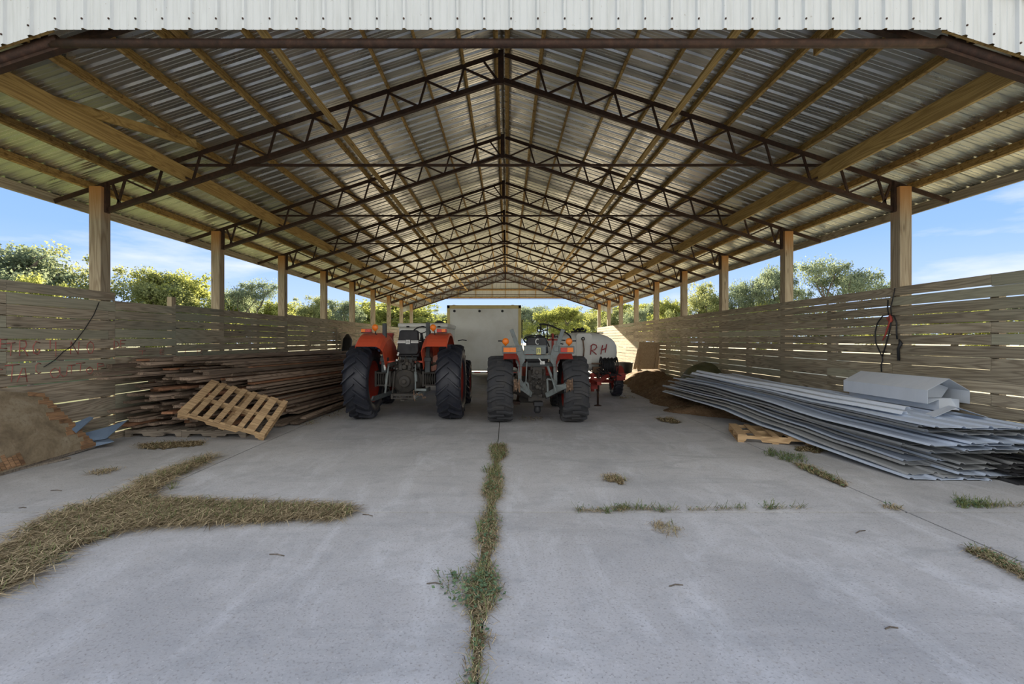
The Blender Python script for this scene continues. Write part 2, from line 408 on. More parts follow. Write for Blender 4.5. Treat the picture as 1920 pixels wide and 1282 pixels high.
m.add([(-g,-g,-.07), (g,-g,-.07), (g,g+60,-.07), (-g,g+60,-.07)], [(0,1,2,3)])
o = m.build('ground', M['field']); tag(o, 'dry grass field around the shed', 'ground', kind='structure')

# ------------------------------------------------------------------ plank walls
def plank_wall(name, side, mat, sections, label):
    m = MB()
    xin = XL+.042 if side < 0 else XR-.042
    xo = XL+.002 if side < 0 else XR-.002
    rr = random.Random(11 if side < 0 else 23)
    for (ya, yb, top) in sections:
        row = 0; z = top
        while z > .03:
            y = ya; brk = []
            while y < yb-.05:
                # planks break at posts or at mid-bay studs
                step = S0*rr.choice([.5, 1, 1, 1.5]); nx = None
                base = Y0 + round((y-Y0+step)/(S0/2))*(S0/2)
                nx = min(base, yb)
                if nx <= y+.3: nx = yb
                brk.append((y, nx)); y = nx
            for (p, q) in brk:
                gap = rr.choice([.005, .010, .015, .018, .021]); dz = rr.uniform(-.003, .003)
                zb = max(z-.152+gap, .0); tilt = rr.uniform(-.003, .003)
                if z-zb < .03: continue
                m.add([(xo, p+.003, zb+dz), (xo, p+.003, z+dz), (xo, q-.003, z+dz+tilt), (xo, q-.003, zb+dz+tilt),
                       (xin, p+.003, zb+dz), (xin, p+.003, z+dz), (xin, q-.003, z+dz+tilt), (xin, q-.003, zb+dz+tilt)],
                      [(0,1,2,3), (4,7,6,5), (0,4,5,1), (1,5,6,2), (2,6,7,3), (3,7,4,0)], 0, rr.random())
            z -= .152; row += 1
    # mid-bay studs behind the planks
    xa, xb = (XL-.09, XL) if side < 0 else (XR, XR+.09)
    for i in range(-1, 9):
        yc = FY[0]+S0*(i+.5)
        tz = 2.42 if (side < 0 and i == 1) else 2.15
        m.bb((xa, yc-.055, 0), (xb, yc+.055, tz), 1, .4)
    o = m.build(name, [mat, M['post']]); tag(o, label, 'wall', kind='structure')
    return o
plank_wall('wall_left', -1, M['fence_l'], [(1.0, 7.60, 2.36), (7.60, 8.99, 2.23), (8.99, 13.6, 2.27), (13.6, BACK, 2.33)], 'left wall of weathered horizontal planks with gaps and faded red lettering')
plank_wall('wall_right', 1, M['fence'], [(1.0, 31.9, 2.43)], 'right wall of weathered horizontal planks with gaps')

# ------------------------------------------------------------------ posts
for side in (-1, 1):
    for i, y in enumerate(FY):
        m = MB()
        x1, x2 = (XL-.19, XL) if side < 0 else (XR, XR+.19)
        zt = 4.02
        if i == 0: continue
        m.bb((x1, y-.095, -.05), (x2, y+.095, zt), 0)
        o = m.build('timber_post', M['post'], bevel=.006)
        recenter(o, ((x1+x2)/2, y, 0))
        sd_ = 'left' if side < 0 else 'right'
        tag(o, '%s timber post from the open front along the %s plank wall' % (ords[i-1], sd_), 'post', 'square timber posts along the %s wall' % sd_)

# ------------------------------------------------------------------ trusses
def angle_bar(m, a, b, w, side, t=.008):
    """L section: one leg in the truss plane, one leg lying back along +Y"""
    a = Vector(a); b = Vector(b); d = (b-a).normalized(); up = Vector((-d.z, 0, d.x))
    if up.z < 0: up = -up
    m.beam(a, b, t, w, up=up)
    m.beam(a+Vector((0, w/2, 0))+up*(side*(w/2-t/2)), b+Vector((0, w/2, 0))+up*(side*(w/2-t/2)), w, t, up=up)
def truss(i):
    y = FY[i]
    root = thing('roof_truss', (RX, y, 3.8), '%s rusty steel roof truss counted from the open front' % ords[i], 'truss', 'rusty steel trusses carrying the roof')
    D = .45
    m1, m2, web, tie = MB(), MB(), MB(), MB()
    for s in (-1, 1):
        X = lambda o_: RX+s*o_
        tail = 7.12 if i else 7.0
        angle_bar(m1, (X(.05), y, RZ-.04), (X(tail), y, topz(X(tail), -.04)), .075, 1)
        be = abs((XL if s < 0 else XR)-RX)-.02
        angle_bar(m2, (X(.03), y, RZ-D+.01), (X(be), y, topz(X(be), -D)), .07, -1)
        m2.bb((X(be-.02), y-.04, topz(X(be), -D)-.05), (X(be)+s*.012, y+.04, topz(X(be), 0)-.02))
        bw = .030
        def wb(o1, o2):
            web.beam((X(o1), y+.01, topz(X(o1), -.06)), (X(o2), y+.01, topz(X(o2), -D+.02)), bw, bw)
        for k in range(1, 11):
            ok = .6*k
            wb(ok, min(ok+.12, be-.05)); wb(ok, max(ok-.48, .05))
        wb(6.2, 6.08)
        if s < 0: wb(.28, .06)
    root_plate = MB(); root_plate.bb((RX-.055, y-.03, RZ-D-.06), (RX+.03, y+.03, RZ+.02))
    if i:
        zt = topz(RX+5.28, -.06)
        tie.beam((RX-5.28, y+.03, zt), (RX+5.25, y+.03, zt), .036, .036)
    m1.build('top_chord', M['rust'], root); m2.build('bottom_chord', M['rust'], root)
    web.build('web_bars', M['rust'], root); root_plate.build('ridge_plate', M['rust'], root)
    if i: tie.build('tie_bar', M['rust'], root)
    else:
        hb = MB(); zt = GB-.05
        hb.tube([(RX-GX-.25, y-.0, zt), (RX+GX+.25, y-.0, zt)], .042, 10)
        for s in (-1, 1):
            xa, xb = RX+s*(GX+.02), RX+s*6.25
            hb.tube([(xa, y-.0, topz(xa, -.40)), (xb, y-.0, topz(xb, -.40))], .048, 10)
        hb.build('header_pipe', M['rust'], root)
for i in range(10): truss(i)

# ------------------------------------------------------------------ purlins and lengthwise braces
def purlin(off, s, label, z0=0, w=.04, h=.125, ya=FRONT+.02, yb=BACK):
    x = RX+s*off; z = topz(x)+z0
    ang = s*math.atan(SL)
    rot = Matrix.Rotation(ang, 3, 'Y')
    m = MB(); c = Vector((x, (ya+yb)/2, z)) + rot @ Vector((0, 0, h/2))
    n = 5
    for k in range(n):
        a = ya+(yb-ya)*k/n; b = ya+(yb-ya)*(k+1)/n
        m.box(Vector((c.x, (a+b)/2, c.z)), (w, b-a-.004, h), rot)
    o = m.build('purlin', M['purlin']); recenter(o, (x, ya, z)); return tag(o, label, 'purlin', 'timber purlins under the roof sheets')
for s, nm in ((-1, 'left'), (1, 'right')):
    purlin(.07, s, 'ridge purlin on the %s side of the roof peak' % nm)
    for k in range(1, 12):
        lab = '%s timber purlin down from the peak on the %s roof slope' % (ords[k], nm)
        purlin(.6*k, s, lab)
    x = RX+s*7.2
    m = MB(); m.bb((x-.02, FRONT, topz(x)-.02), (x+.02, BACK, topz(x)+.125))
    o = m.build('eave_board', M['fence']); recenter(o, (x, FRONT, topz(x))); tag(o, 'grey weathered eave board along the edge of the %s roof slope' % nm, 'board')
    # lengthwise braces resting on the bottom chords
    for off, w, h, txt in ((5.05, .04, .23, 'deep timber beam resting on the truss bottom chords, %s side near the eave'), (2.58, .085, .04, 'flat timber brace lying on the truss bottom chords, %s of the ridge')):
        x = RX+s*off; z = topz(x, -.45)+.05
        m = MB(); m.bb((x-w/2, FRONT+.05, z), (x+w/2, BACK-.2, z+h)); 
        o = m.build('timber_brace', M['brace']); recenter(o, (x, FRONT, z)); tag(o, txt % nm, 'beam')
m = MB(); a = Vector((-5.40, 4.50, 4.20)); b = Vector((-4.86, 7.33, 4.66)); m.beam(a, b, .04, .12)
o = m.build('diagonal_brace', M['brace']); recenter(o, a); tag(o, 'loose diagonal timber brace under the left roof slope near the front', 'beam')
m = MB(); m.beam((-3.78, FRONT+.05, topz(-3.72)-.03), (-3.74, 5.35, topz(-3.66)-.03), .04, .15)
o = m.build('timber_block', M['purlin']); recenter(o, (-3.7, FRONT, 5)); tag(o, 'short timber piece beside a purlin, front of left roof slope', 'beam')
m = MB(); m.beam((3.59, FRONT+.05, topz(3.5)-.05), (3.58, 5.45, topz(3.45)-.05), .04, .15)
o = m.build('timber_block', M['purlin']); recenter(o, (3.5, FRONT, 5)); tag(o, 'short timber piece beside a purlin, front of right roof slope', 'beam')

# ------------------------------------------------------------------ roof sheets
def roof(s):
    m = MB(); pitch = .2286
    prof = []          # (y offset inside one pitch, height)
    prof = [(0, .0), (.018, .026), (.048, .026), (.066, 0), (.105, 0), (.112, .004), (.120, 0), (.165, 0), (.172, .004), (.180, 0)]
    xa, xb = RX+s*.02, RX+s*7.40
    y = FRONT-.06; k = 0
    while y < BACK:
        lift = .0 if (k//4) % 2 else .005
        pts = [(y+p, h+lift) for p, h in prof] + [(y+pitch+(.004 if k % 4 == 3 else 0), lift)]
        vs = []; nx = 3
        for j in range(nx):
            x = xa+(xb-xa)*j/(nx-1)
            for (yy, h) in pts: vs.append((x, min(yy, BACK+.05), topz(x)+.135+h))
        n = len(pts); fs = [(j*n+q, j*n+q+1, (j+1)*n+q+1, (j+1)*n+q) for j in range(nx-1) for q in range(n-1)]
        m.add(vs, fs, 0, .5); y += pitch; k += 1
    return m
for s, nm in ((-1, 'left'), (1, 'right')):
    m = roof(s); o = m.build('ceiling', M['roof']); tag(o, 'ribbed galvanised sheets of the %s roof slope' % nm, 'roof', kind='structure')
m = MB()
for s in (-1, 1): m.beam((RX+s*.12, FRONT-.07, topz(.12)+.18), (RX+s*.12, BACK+.06, topz(.12)+.18), .30, .003, up=(s*SL, 0, 1))
o = m.build('ridge_cap', M['roof']); tag(o, 'folded metal cap along the ridge of the shed roof', 'ridge cap', kind='structure')

# ------------------------------------------------------------------ gables
def gable(name, y, pitch, sgn, mat, label, x0=.04):
    """vertical ribbed cladding above the opening; ribs stand out towards sgn along Y"""
    m = MB(); mat_i = 0
    def zb(x):
        return GB if abs(x-RX) < GX else topz(x, -.40)
    prof = [(0, 0), (.014, .024), (.034, .024), (.048, 0), (.10, 0), (.108, .004), (.116, 0), (.165, 0), (.173, .004), (.181, 0)]
    k0 = int(-7.3/pitch); xs_ = []
    for k in range(k0-1, -k0+2):
        for p, h in prof: xs_.append((x0+k*pitch-.024+p, h))
    for xx in (RX-GX, RX+GX): xs_.append((xx, 0))
    xs_ = sorted(q for q in xs_ if abs(q[0]-RX) < 7.3)
    vs = []
    for x, h in xs_:
        vs.append((x, y+sgn*h, zb(x)-(.0))); vs.append((x, y+sgn*h, topz(x, .13)))
    m.add(vs, [(2*q, 2*q+1, 2*q+3, 2*q+2) for q in range(len(xs_)-1)], 0, .5)
    # screws near the lower edge
    for k in range(k0, -k0+1):
        x = x0+k*pitch+.0
        if abs(x-RX) > 7: continue
        m.lathe((x, y+sgn*.026, zb(x)+.085), (0, sgn, 0), [(0, .009), (.006, .009), (.006, .0005)], 6, 1, .5)
    o = m.build(name, [mat, M['rust']]); return tag(o, label, 'wall', kind='structure')
gable('wall_front', FRONT, .2443, -1, M['clad'], 'white ribbed metal cladding over the front opening')
gable('wall_back', BACK, .2443, 1, M['clad'], 'ribbed cladding over the far opening of the shed')
m = MB()
for x in (-4.5, -3.3, -2.1, -1.0, RX, .85, 1.95, 3.15, 4.35):
    m.bb((x-.02, BACK-.1, GB if abs(x-RX) < GX else topz(x, -.4)), (x+.02, BACK-.02, topz(x)))
for z in (GB+.03, 5.0): 
    w = (RZ-z)/SL; m.bb((RX-min(w, GX), BACK-.1, z-.04), (RX+min(w, GX), BACK-.02, z+.04))
o = m.build('trim_back_gable', M['purlin']); tag(o, 'timber framing inside the far gable', 'framing', kind='structure')
m = MB()
for z in (GB+.06,):
    m.bb((RX-GX, FRONT+.02, z-.02), (RX+GX, FRONT+.05, z+.06))
for s in (-1, 1): m.beam((RX+s*(GX+.0), FRONT+.035, topz(RX+GX, -.34)), (RX+s*6.9, FRONT+.035, topz(RX+6.9, -.34)), .03, .08)
o = m.build('trim_front_gable', M['purlin']); tag(o, 'timber nailer behind the front cladding edge', 'framing', kind='structure')
# ------------------------------------------------------------------ tractors
def tyre(m, c, Ro, w, style, ax=(1,0,0), rim_r=None, seed=1):
    """tyre carcass with its lugs; axle along X through c"""
    c = Vector(c); rr = rim_r or Ro*.55; h = w/2
    Rc = Ro-(.060 if style == 'ag' else .036)
    prof = [(-h*.62, rr), (-h*.92, rr+.05), (-h*1.0, (rr+Rc)/2+.02), (-h*.97, Rc-.07), (-h*.86, Rc-.025), (-h*.5, Rc-.005), (0, Rc), (h*.5, Rc-.005),
            (h*.86, Rc-.025), (h*.97, Rc-.07), (h*1.0, (rr+Rc)/2+.02), (h*.92, rr+.05), (h*.62, rr)]
    m.lathe(c, (1,0,0), prof, 48, 0, .5)
    def pt(x, th, rad): return c + Vector((x, -sin(th)*rad, cos(th)*rad))
    def surf(x):   # carcass radius at x
        a = abs(x)/h
        return Rc - .025*max(0, (a-.5)/.36)**1.3 if a < .86 else Rc-.025-(a-.86)*1.2*h
    N = 20 if style == 'ag' else 18
    for k in range(N):
        th0 = 2*pi*k/N
        for s in (-1, 1):
            off = pi/N if s > 0 else 0
            ns = 6; vs = []
            for j in range(ns+1):
                u = j/ns
                if style == 'ag':
                    x = s*(-.04*h + 1.02*h*u); th = th0+off + (.30*u**1.05)*(.76/Ro) ; lw = .030+.012*u
                    top = Ro - .012*u
                else:
                    x = s*(-.30*h + 1.32*h*u); th = th0+off + (0 if u < .45 else .26*(u-.45))*(.64/Ro); lw = .052+.016*u
                    top = Ro - .010*u
                xx = x; base = surf(min(abs(x), h*.99))-.012
                if u > .98: top -= .03
                dth = lw/2/Ro
                vs += [pt(xx, th-dth*1.15, base), pt(xx, th-dth*.8, top), pt(xx, th+dth*.8, top), pt(xx, th+dth*1.15, base)]
            fs = [(a*4+b, a*4+b+1, a*4+b+5, a*4+b+4) for a in range(ns) for b in range(3)] + [(0,1,2,3), (ns*4+3, ns*4+2, ns*4+1, ns*4)]
            m.add(vs, fs, 0, .5)
def rim(m, c, r, w, side, mi=0):
    """dished wheel disc; outer face towards side (+1/-1 along X)"""
    m.lathe(c, (side, 0, 0), [(-w*.40, r), (-w*.40, r-.03), (-w*.30, r-.05), (w*.05, r-.07), (w*.10, r*.55), (w*.02, r*.42), (w*.02, r*.18), (w*.10, r*.16), (w*.10, .001)], 32, mi, .5)
    m.lathe(c, (side, 0, 0), [(w*.02, r-.02), (w*.40, r-.03), (w*.40, r)], 32, mi, .5)
    for k in range(8):
        q = 2*pi*k/8; m.lathe(Vector(c)+Vector((side*w*.02, cos(q)*r*.32, sin(q)*r*.32)), (side,0,0), [(0,.018), (.03,.018), (.03,.001)], 6, mi, .5)
def wheel(name, root, c, Ro, w, style, side, rimmat, tmat):
    m = MB(); tyre(m, c, Ro, w, style); o = m.build(name, tmat, root)
    m = MB(); rim(m, c, Ro*.56, w, side); m.build('wheel_rim', rimmat, o)
    return o
def fender(name, root, cx, w, cz, cy, Rf, inner, mats, a0=-62, a1=60, lip=.05, drop=.45):
    """arched mudguard over a rear wheel; inner = +1/-1 side that carries the inner panel"""
    m = MB(); n = 14; vs = []
    sec = [(0, -lip), (.0, -.012), (.012, 0), (w*.80, 0), (w*.93, -.05), (w, -.13)]
    for j in range(n+1):
        th = radians(a0+(a1-a0)*j/n)      # 0 = up, negative = rearwards
        for (x, dr) in sec:
            X = cx - inner*w/2 + inner*x
            r = Rf+dr; vs.append((X, cy+sin(th)*r, cz+cos(th)*r))
    k = len(sec); fs = [(a*k+b, a*k+b+1, (a+1)*k+b+1, (a+1)*k+b) for a in range(n) for b in range(k-1)]
    m.add(vs, fs, 0, .5)
    # inner panel
    xi = cx+inner*w/2; pv = []
    for j in range(n+1):
        th = radians(a0+(a1-a0)*j/n); r = Rf-.13
        pv.append((xi, cy+sin(th)*r, cz+cos(th)*r)); pv.append((xi, cy+sin(th)*r*.55, cz+cos(th)*r*.45-.02))
    m.add(pv, [(2*a, 2*a+1, 2*a+3, 2*a+2) for a in range(n)], 0, .5)
    o = m.build(name, mats, root)
    s = o.modifiers.new('solid', 'SOLIDIFY'); s.thickness = .006
    return o

def teardrop(m, c, r, mi=0):
    c = Vector(c)
    m.ball(c, r, 8, mi, (1, .55, 1)); m.lathe(c+Vector((0,0,-r*.72)), (0,0,-1), [(0, r*.62), (r*.35, r*.30), (r*.6, .004)], 10, mi, .5)

# ---- the orange tractor on the left
T1 = thing('tractor', (-2.015, 9.6, 0), 'large orange-red tractor with tall chevron tyres, seen from behind', 'tractor')
cx, cy, ra = -2.015, 9.6, .755
wheel('rear_tyre', T1, (-2.91, cy, ra), ra, .485, 'ag', -1, M['rimred'], M['tyre'])
wheel('rear_tyre', T1, (-1.12, cy, ra), ra, .485, 'ag', 1, M['rimred'], M['tyre'])
wheel('front_tyre', T1, (-3.0, 11.8, .55), .55, .30, 'ag', -1, M['rimred'], M['tyre'])
wheel('front_tyre', T1, (-1.05, 11.8, .55), .55, .30, 'ag', 1, M['rimred'], M['tyre'])
fender('mudguard', T1, -2.64, .50, ra, cy, .985, 1, M['orange'], -43, 58)
fender('mudguard', T1, -1.39, .50, ra, cy, .985, -1, M['orange'], -43, 58)
for s in (-1, 1):
    x = cx+s*.74
    m = MB(); m.bb((x-.10, 9.2, 1.735), (x+.10, 9.32, 1.75), 0); m.bb((x-.095, 9.19, 1.75), (x+.095, 9.27, 1.815), 1 if s < 0 else 1)
    m.bb((x-.095 if s < 0 else x-.0, 9.185, 1.755), (x-.02 if s < 0 else x+.07, 9.195, 1.81), 2)
    tag(m.build('tail_light', [M['darkgrey'], M['redlens'], M['amber']], T1, .004), 'red and amber tail light on mudguard')
    m = MB(); xx = cx+s*.57; teardrop(m, (xx, 9.22, 1.845), .062); m.build('round_amber_lamp', M['amber'], T1)
    m = MB(); m.tube([(xx, 9.25, 1.84), (xx+s*.02, 9.32, 1.72), (xx-s*.05, 9.42, 1.66)], .012, 6); m.build('lamp_bracket', M['darkgrey'], T1)
    # roll bar posts
    xp = cx+s*.435
    m = MB(); m.bb((xp-.036, 9.38, 1.24), (xp+.036, 9.47, 1.93 if s < 0 else 1.95), 0); m.bb((xp-.05, 9.36, .95), (xp+.05, 9.49, 1.27), 0)
    m.bb((xp-.07, 9.34, 1.17), (xp+.07, 9.5, 1.25)); m.tube([(xp-.06, 9.42, 1.21), (xp+.06, 9.42, 1.21)], .02, 8)
    m.build('roll_bar_post', M['darkgrey'], T1, .006)
# seat
m = MB()
back = [(-.17, 1.80), (.17, 1.80), (.195, 1.76), (.225, 1.38), (.20, 1.30), (-.20, 1.30), (-.225, 1.38), (-.195, 1.76)]
m.prism([(cx+a+.01, 9.50+(b-1.3)*.22, b) for a, b in back], (0, .11, 0)); m.bb((cx-.21, 9.55, 1.25), (cx+.24, 10.05, 1.36))
seat = m.build('seat', M['black'], T1, .02)
m = MB()
for zz in (1.545, 1.575): m.bb((cx-.20, 9.545+.0, zz-.011), (cx-.045, 9.552, zz+.011), 0); m.bb((cx+.065, 9.545, zz-.011), (cx+.22, 9.552, zz+.011), 0)
m.bb((cx-.035, 9.54, 1.515), (cx+.05, 9.55, 1.60), 0)
m.tube([(cx-.012, 9.538, 1.535), (cx-.012, 9.538, 1.58), (cx+.008, 9.538, 1.556), (cx+.028, 9.538, 1.58), (cx+.028, 9.538, 1.535)], .004, 4, 1)
tag(m.build('seat_band', [M['white'], M['black']], seat), 'white stripes with a small white badge on seat back')
m = MB(); m.bb((cx-.16, 9.6, 1.08), (cx+.18, 9.95, 1.25)); m.build('seat_base', M['darkgrey'], T1, .01)
# steering wheel
m = MB(); sc_ = Vector((cx+.12, 10.42, 1.74)); pts = []
for k in range(20):
    q = 2*pi*k/20; pts.append(sc_+Vector((cos(q)*.2, sin(q)*.2*.64, sin(q)*.2*.77)))
m.tube(pts, .016, 6, closed=True)
for q in (0.5, 2.6, 4.7): m.tube([sc_, sc_+Vector((cos(q)*.2, sin(q)*.13, sin(q)*.154))], .011, 5)
m.tube([sc_, sc_+Vector((0, .35, -.35))], .03, 6); m.build('steering_wheel', M['black'], T1)
# red console with decals left of the seat
m = MB(); m.bb((-2.60, 10.0, 1.05), (-2.44, 10.12, 1.71), 0); m.bb((-2.61, 9.98, 1.69), (-2.43, 10.14, 1.745), 0)
m.bb((-2.56, 9.99, 1.60), (-2.50, 9.997, 1.66), 1); m.bb((-2.56, 9.99, 1.44), (-2.50, 9.997, 1.50), 1); m.bb((-2.60, 9.6, 1.1), (-2.44, 10.1, 1.16), 0)
m.build('control_console', [M['red'], M['white']], T1, .008)
m = MB(); m.bb((cx+.28, 9.9, 1.05), (cx+.40, 10.3, 1.50)); m.build('lever_console', M['red'], T1, .01)
m = MB()
for q in range(3): m.tube([(cx+.31+.03*q, 10.0+.08*q, 1.5), (cx+.30+.03*q, 9.97+.08*q, 1.64)], .008, 5); m.ball((cx+.30+.03*q, 9.97+.08*q, 1.66), .02, 5)
m.build('levers', M['black'], T1)
# floor plates
m = MB(); m.bb((cx+.17, 9.42, 1.14), (cx+.37, 9.9, 1.175), 0); m.bb((cx-.45, 9.42, 1.14), (cx-.22, 9.9, 1.175), 0); m.bb((cx-.45, 9.9, 1.05), (cx+.45, 10.9, 1.08), 1)
m.build('floor_plate', [M['orange'], M['darkgrey']], T1, .004)
# rear axle, gearbox, hitch
m = MB()
m.lathe((cx-.66, cy, .80), (1,0,0), [(0, .085), (.18, .09), (.30, .125), (.44, .20), (.50, .235)], 18, 0, .5)
m.lathe((cx+.66, cy, .80), (-1,0,0), [(0, .085), (.18, .09), (.30, .125), (.44, .20), (.50, .235)], 18, 0, .5)
for s in (-1, 1):
    for k in range(7): m.bb((cx+s*(.34+.045*k)-.008, cy-.15, .69), (cx+s*(.34+.045*k)+.008, cy+.15, .93))
    m.bb((cx+s*.32, cy-.16, .92), (cx+s*.64, cy+.16, .95)); m.bb((cx+s*.32, cy-.16, .67), (cx+s*.64, cy+.16, .70))
    m.bb((cx+s*.335-.02, cy-.17, .66), (cx+s*.335+.02, cy+.17, .97)); m.bb((cx+s*.62-.02, cy-.17, .66), (cx+s*.62+.02, cy+.17, .97))
m.bb((cx-.3, cy-.08, .72), (cx+.3, cy+.08, .88)); m.build('rear_axle', M['grease'], T1, .003)
m = MB()
m.lathe((cx, cy-.12, .78), (0,-1,0), [(-.1, .27), (.10, .27), (.13, .23), (.16, .23), (.19, .12), (.26, .11), (.26, .05), (.33, .045), (.33, .001)], 28, 0, .5)
for k in range(12):
    q = 2*pi*k/12; m.lathe((cx+cos(q)*.25, cy-.22, .78+sin(q)*.25), (0,-1,0), [(0,.016), (.025,.016), (.025,.001)], 6, 0, .5)
m.bb((cx-.20, cy-.15, .50), (cx+.20, cy+.9, 1.0)); m.bb((cx-.15, cy-.22, .95), (cx+.15, cy+.3, 1.16)); m.bb((cx-.26, cy-.1, 1.02), (cx+.26, cy+.2, 1.18))
m.bb((cx-.12, cy-.30, 1.0), (cx-.06, cy-.2, 1.14)); m.bb((cx+.05, cy-.30, 1.0), (cx+.11, cy-.2, 1.14))
m.lathe((cx-.02, cy-.26, 1.06), (0,-1,0), [(0,.05), (.05,.05), (.05,.001)], 10, 0, .5)
rq = random.Random(3)
for k in range(26):
    a = (cx+rq.uniform(-.22, .22), cy-rq.uniform(.16, .3), rq.uniform(.98, 1.2)); d = [rq.uniform(.02, .07) for _ in range(3)]
    m.box(a, d)
m.bb((cx-.16, cy+.8, .55), (cx+.16, 11.6, .95))
m.build('gearbox', M['grease'], T1, .006)
m = MB()
for s in (-1, 1): m.tube([(cx+s*.20, cy-.32, .98), (cx+s*.235, cy-.36, .55)], .016, 6)
m.bb((cx-.25, cy-.40, .49), (cx+.25, cy-.30, .545)); m.bb((cx-.25, cy-.40, .44), (cx+.25, cy-.37, .47)); m.bb((cx-.25, cy-.42, .44), (cx-.21, cy-.30, .54)); m.bb((cx+.21, cy-.42, .44), (cx+.25, cy-.30, .54))
for k in range(5): m.bb((cx-.16+.08*k, cy-.395, .46), (cx-.145+.08*k, cy-.375, .50))
m.bb((cx-.03, cy-.55, .42), (cx+.05, cy+.2, .445)); m.build('drawbar', M['grease'], T1, .003)
m = MB(); m.tube([P(729, 683, 9.2), P(722, 737, 9.05)], [.014, .020], 8); m.tube([P(726, 700, 9.17), P(723, 726, 9.08)], .024, 8)
m.tube([P(721, 684, 9.25), P(722, 694, 9.25)], .022, 8, 1); m.build('lift_rod', [M['greygreen'], M['white']], T1)
m = MB(); m.tube([P(779, 683, 9.2), P(779, 733, 9.0)], [.012, .016], 8); m.tube([P(779, 697, 9.15), P(780, 715, 9.08)], .028, 8); m.build('lift_rod', M['greygreen'], T1)
m = MB(); m.beam(P(698, 748, 8.75), P(745, 732, 9.7), .03, .085); m.tube([P(697.5, 746, 8.73), P(700.5, 747, 8.73)], .05, 10); m.bb(P(713, 744, 8.95), P(716, 741, 9.0)); m.build('lower_link', M['darkgrey'], T1, .004)
m = MB(); m.beam(P(777, 744, 8.8), P(806, 728, 9.6), .03, .075); m.bb(P(780, 733, 9.0), P(800, 728, 9.05)); m.build('lower_link', M['greygreen'], T1, .004)
m = MB()
for k in range(9):
    a = P(776+k*2.6+rq.uniform(-1, 1), 741+rq.uniform(-3, 7)-k*.3, 8.78); m.lathe(a, (rq.uniform(-1,1), rq.uniform(-1,1), .4), [(0,.022), (.008,.022), (.008,.014), (0,.014)], 10, 0, .5, True)
m.tube([P(776, 731, 8.85), P(776, 745, 8.8), P(778, 752, 8.8)], .008, 5); m.build('check_chain', M['rusttan'], T1)
for s in (-1, 1):   # lift arms and hydraulic bits
    m = MB(); m.beam((cx+s*.18, cy, 1.16), (cx+s*.30, cy-.42, 1.10), .05, .07); m.build('lift_arm', M['grease'], T1, .008)
m = MB(); m.tube([(cx-.11, cy-.28, 1.28), (cx-.10, cy-.34, 1.16), (cx-.05, cy-.36, 1.13), (cx+.0, cy-.34, 1.16), (cx+.01, cy-.28, 1.27)], .012, 6, 0)
m.tube([(cx+.10, cy-.2, 1.3), (cx+.2, cy-.3, 1.2), (cx+.28, cy-.25, 1.05), (cx+.3, cy-.1, .9)], .010, 6, 0); m.build('hydraulic_hose', M['grease'], T1)
m = MB()
for px, py in ((746, 665), (744, 675), (747, 662)): m.ball(P(px, py, 9.18), .022, 6)
m.build('white_cap', M['white'], T1)
# hood and front axle
m = MB()
hood = [(-.28, .85), (.28, .85), (.28, 1.40), (.20, 1.52), (-.20, 1.52), (-.28, 1.40)]
m.prism([(cx+a, 10.75, b) for a, b in hood], (0, 1.65, 0)); m.build('hood', M['orange'], T1, .02)
m = MB(); m.bb((cx-.85, 11.7, .50), (cx+.85, 11.9, .66)); m.bb((cx-.22, 11.3, .55), (cx+.22, 12.45, .88)); m.build('front_axle', M['darkgrey'], T1, .01)
m = MB(); m.bb((cx-.24, 10.55, 1.1), (cx+.24, 10.78, 1.56)); m.build('dashboard', M['black'], T1, .02)
m = MB(); m.tube([(-1.05, 10.1, 1.58), (-.95, 10.1, 1.60), (-.86, 10.1, 1.585)], .012, 5); m.build('side_lever', M['black'], T1)

# ---- the smaller red tractor on the right
T2 = thing('tractor', (.59, 9.25, 0), 'smaller red tractor with wide lugged tyres and a letter C on its seat', 'tractor')
cx, cy, ra = .59, 9.25, .645
wheel('rear_tyre', T2, (-.12, cy, ra), ra, .48, 'r4', -1, M['red'], M['tyre_dusty'])
wheel('rear_tyre', T2, (1.305, cy, ra), ra, .48, 'r4', 1, M['red'], M['tyre_dusty'])
wheel('front_tyre', T2, (.02, 11.35, .42), .42, .26, 'r4', -1, M['red'], M['tyre_dusty'])
wheel('front_tyre', T2, (1.20, 11.35, .42), .42, .26, 'r4', 1, M['red'], M['tyre_dusty'])
fender('mudguard', T2, .09, .30, ra, cy, .76, 1, M['red'], -38, 60, .02)
fender('mudguard', T2, 1.095, .30, ra, cy, .76, -1, M['red'], -38, 60, .02)
for s, x0, x1 in ((-1, 941, 970), (1, 1048, 1077)):
    a = P(x0, 648.5, 8.95); b = P(x1, 663, 8.95)
    m = MB(); m.bb((a.x, 8.93, b.z), (b.x, 9.03, a.z)); o = m.build('light_housing', M['greygreen'], T2, .012)
    m = MB(); w_ = b.x-a.x; m.bb((a.x+.03, 8.915, b.z+.03), (a.x+w_*.52, 8.935, a.z-.03), 1 if s > 0 else 0); m.bb((a.x+w_*.52, 8.915, b.z+.03), (b.x-.025, 8.935, a.z-.03), 0)
    m.build('lens', [M['amber'], M['redlens']], o, .004)
    m = MB(); c_ = P(948 if s < 0 else 1067, 640, 9.0); teardrop(m, c_, .066); m.build('round_amber_lamp', M['amber'], T2)
    m = MB(); m.tube([c_+Vector((s*-.0, .04, 0)), c_+Vector((s*.1, .04, .01)), c_+Vector((s*.14, .06, .01))], .012, 6); m.tube([c_+Vector((0, .03, -.05)), (c_.x, 9.05, a.z-.02)], .012, 6); m.build('lamp_bracket', M['black'], T2)
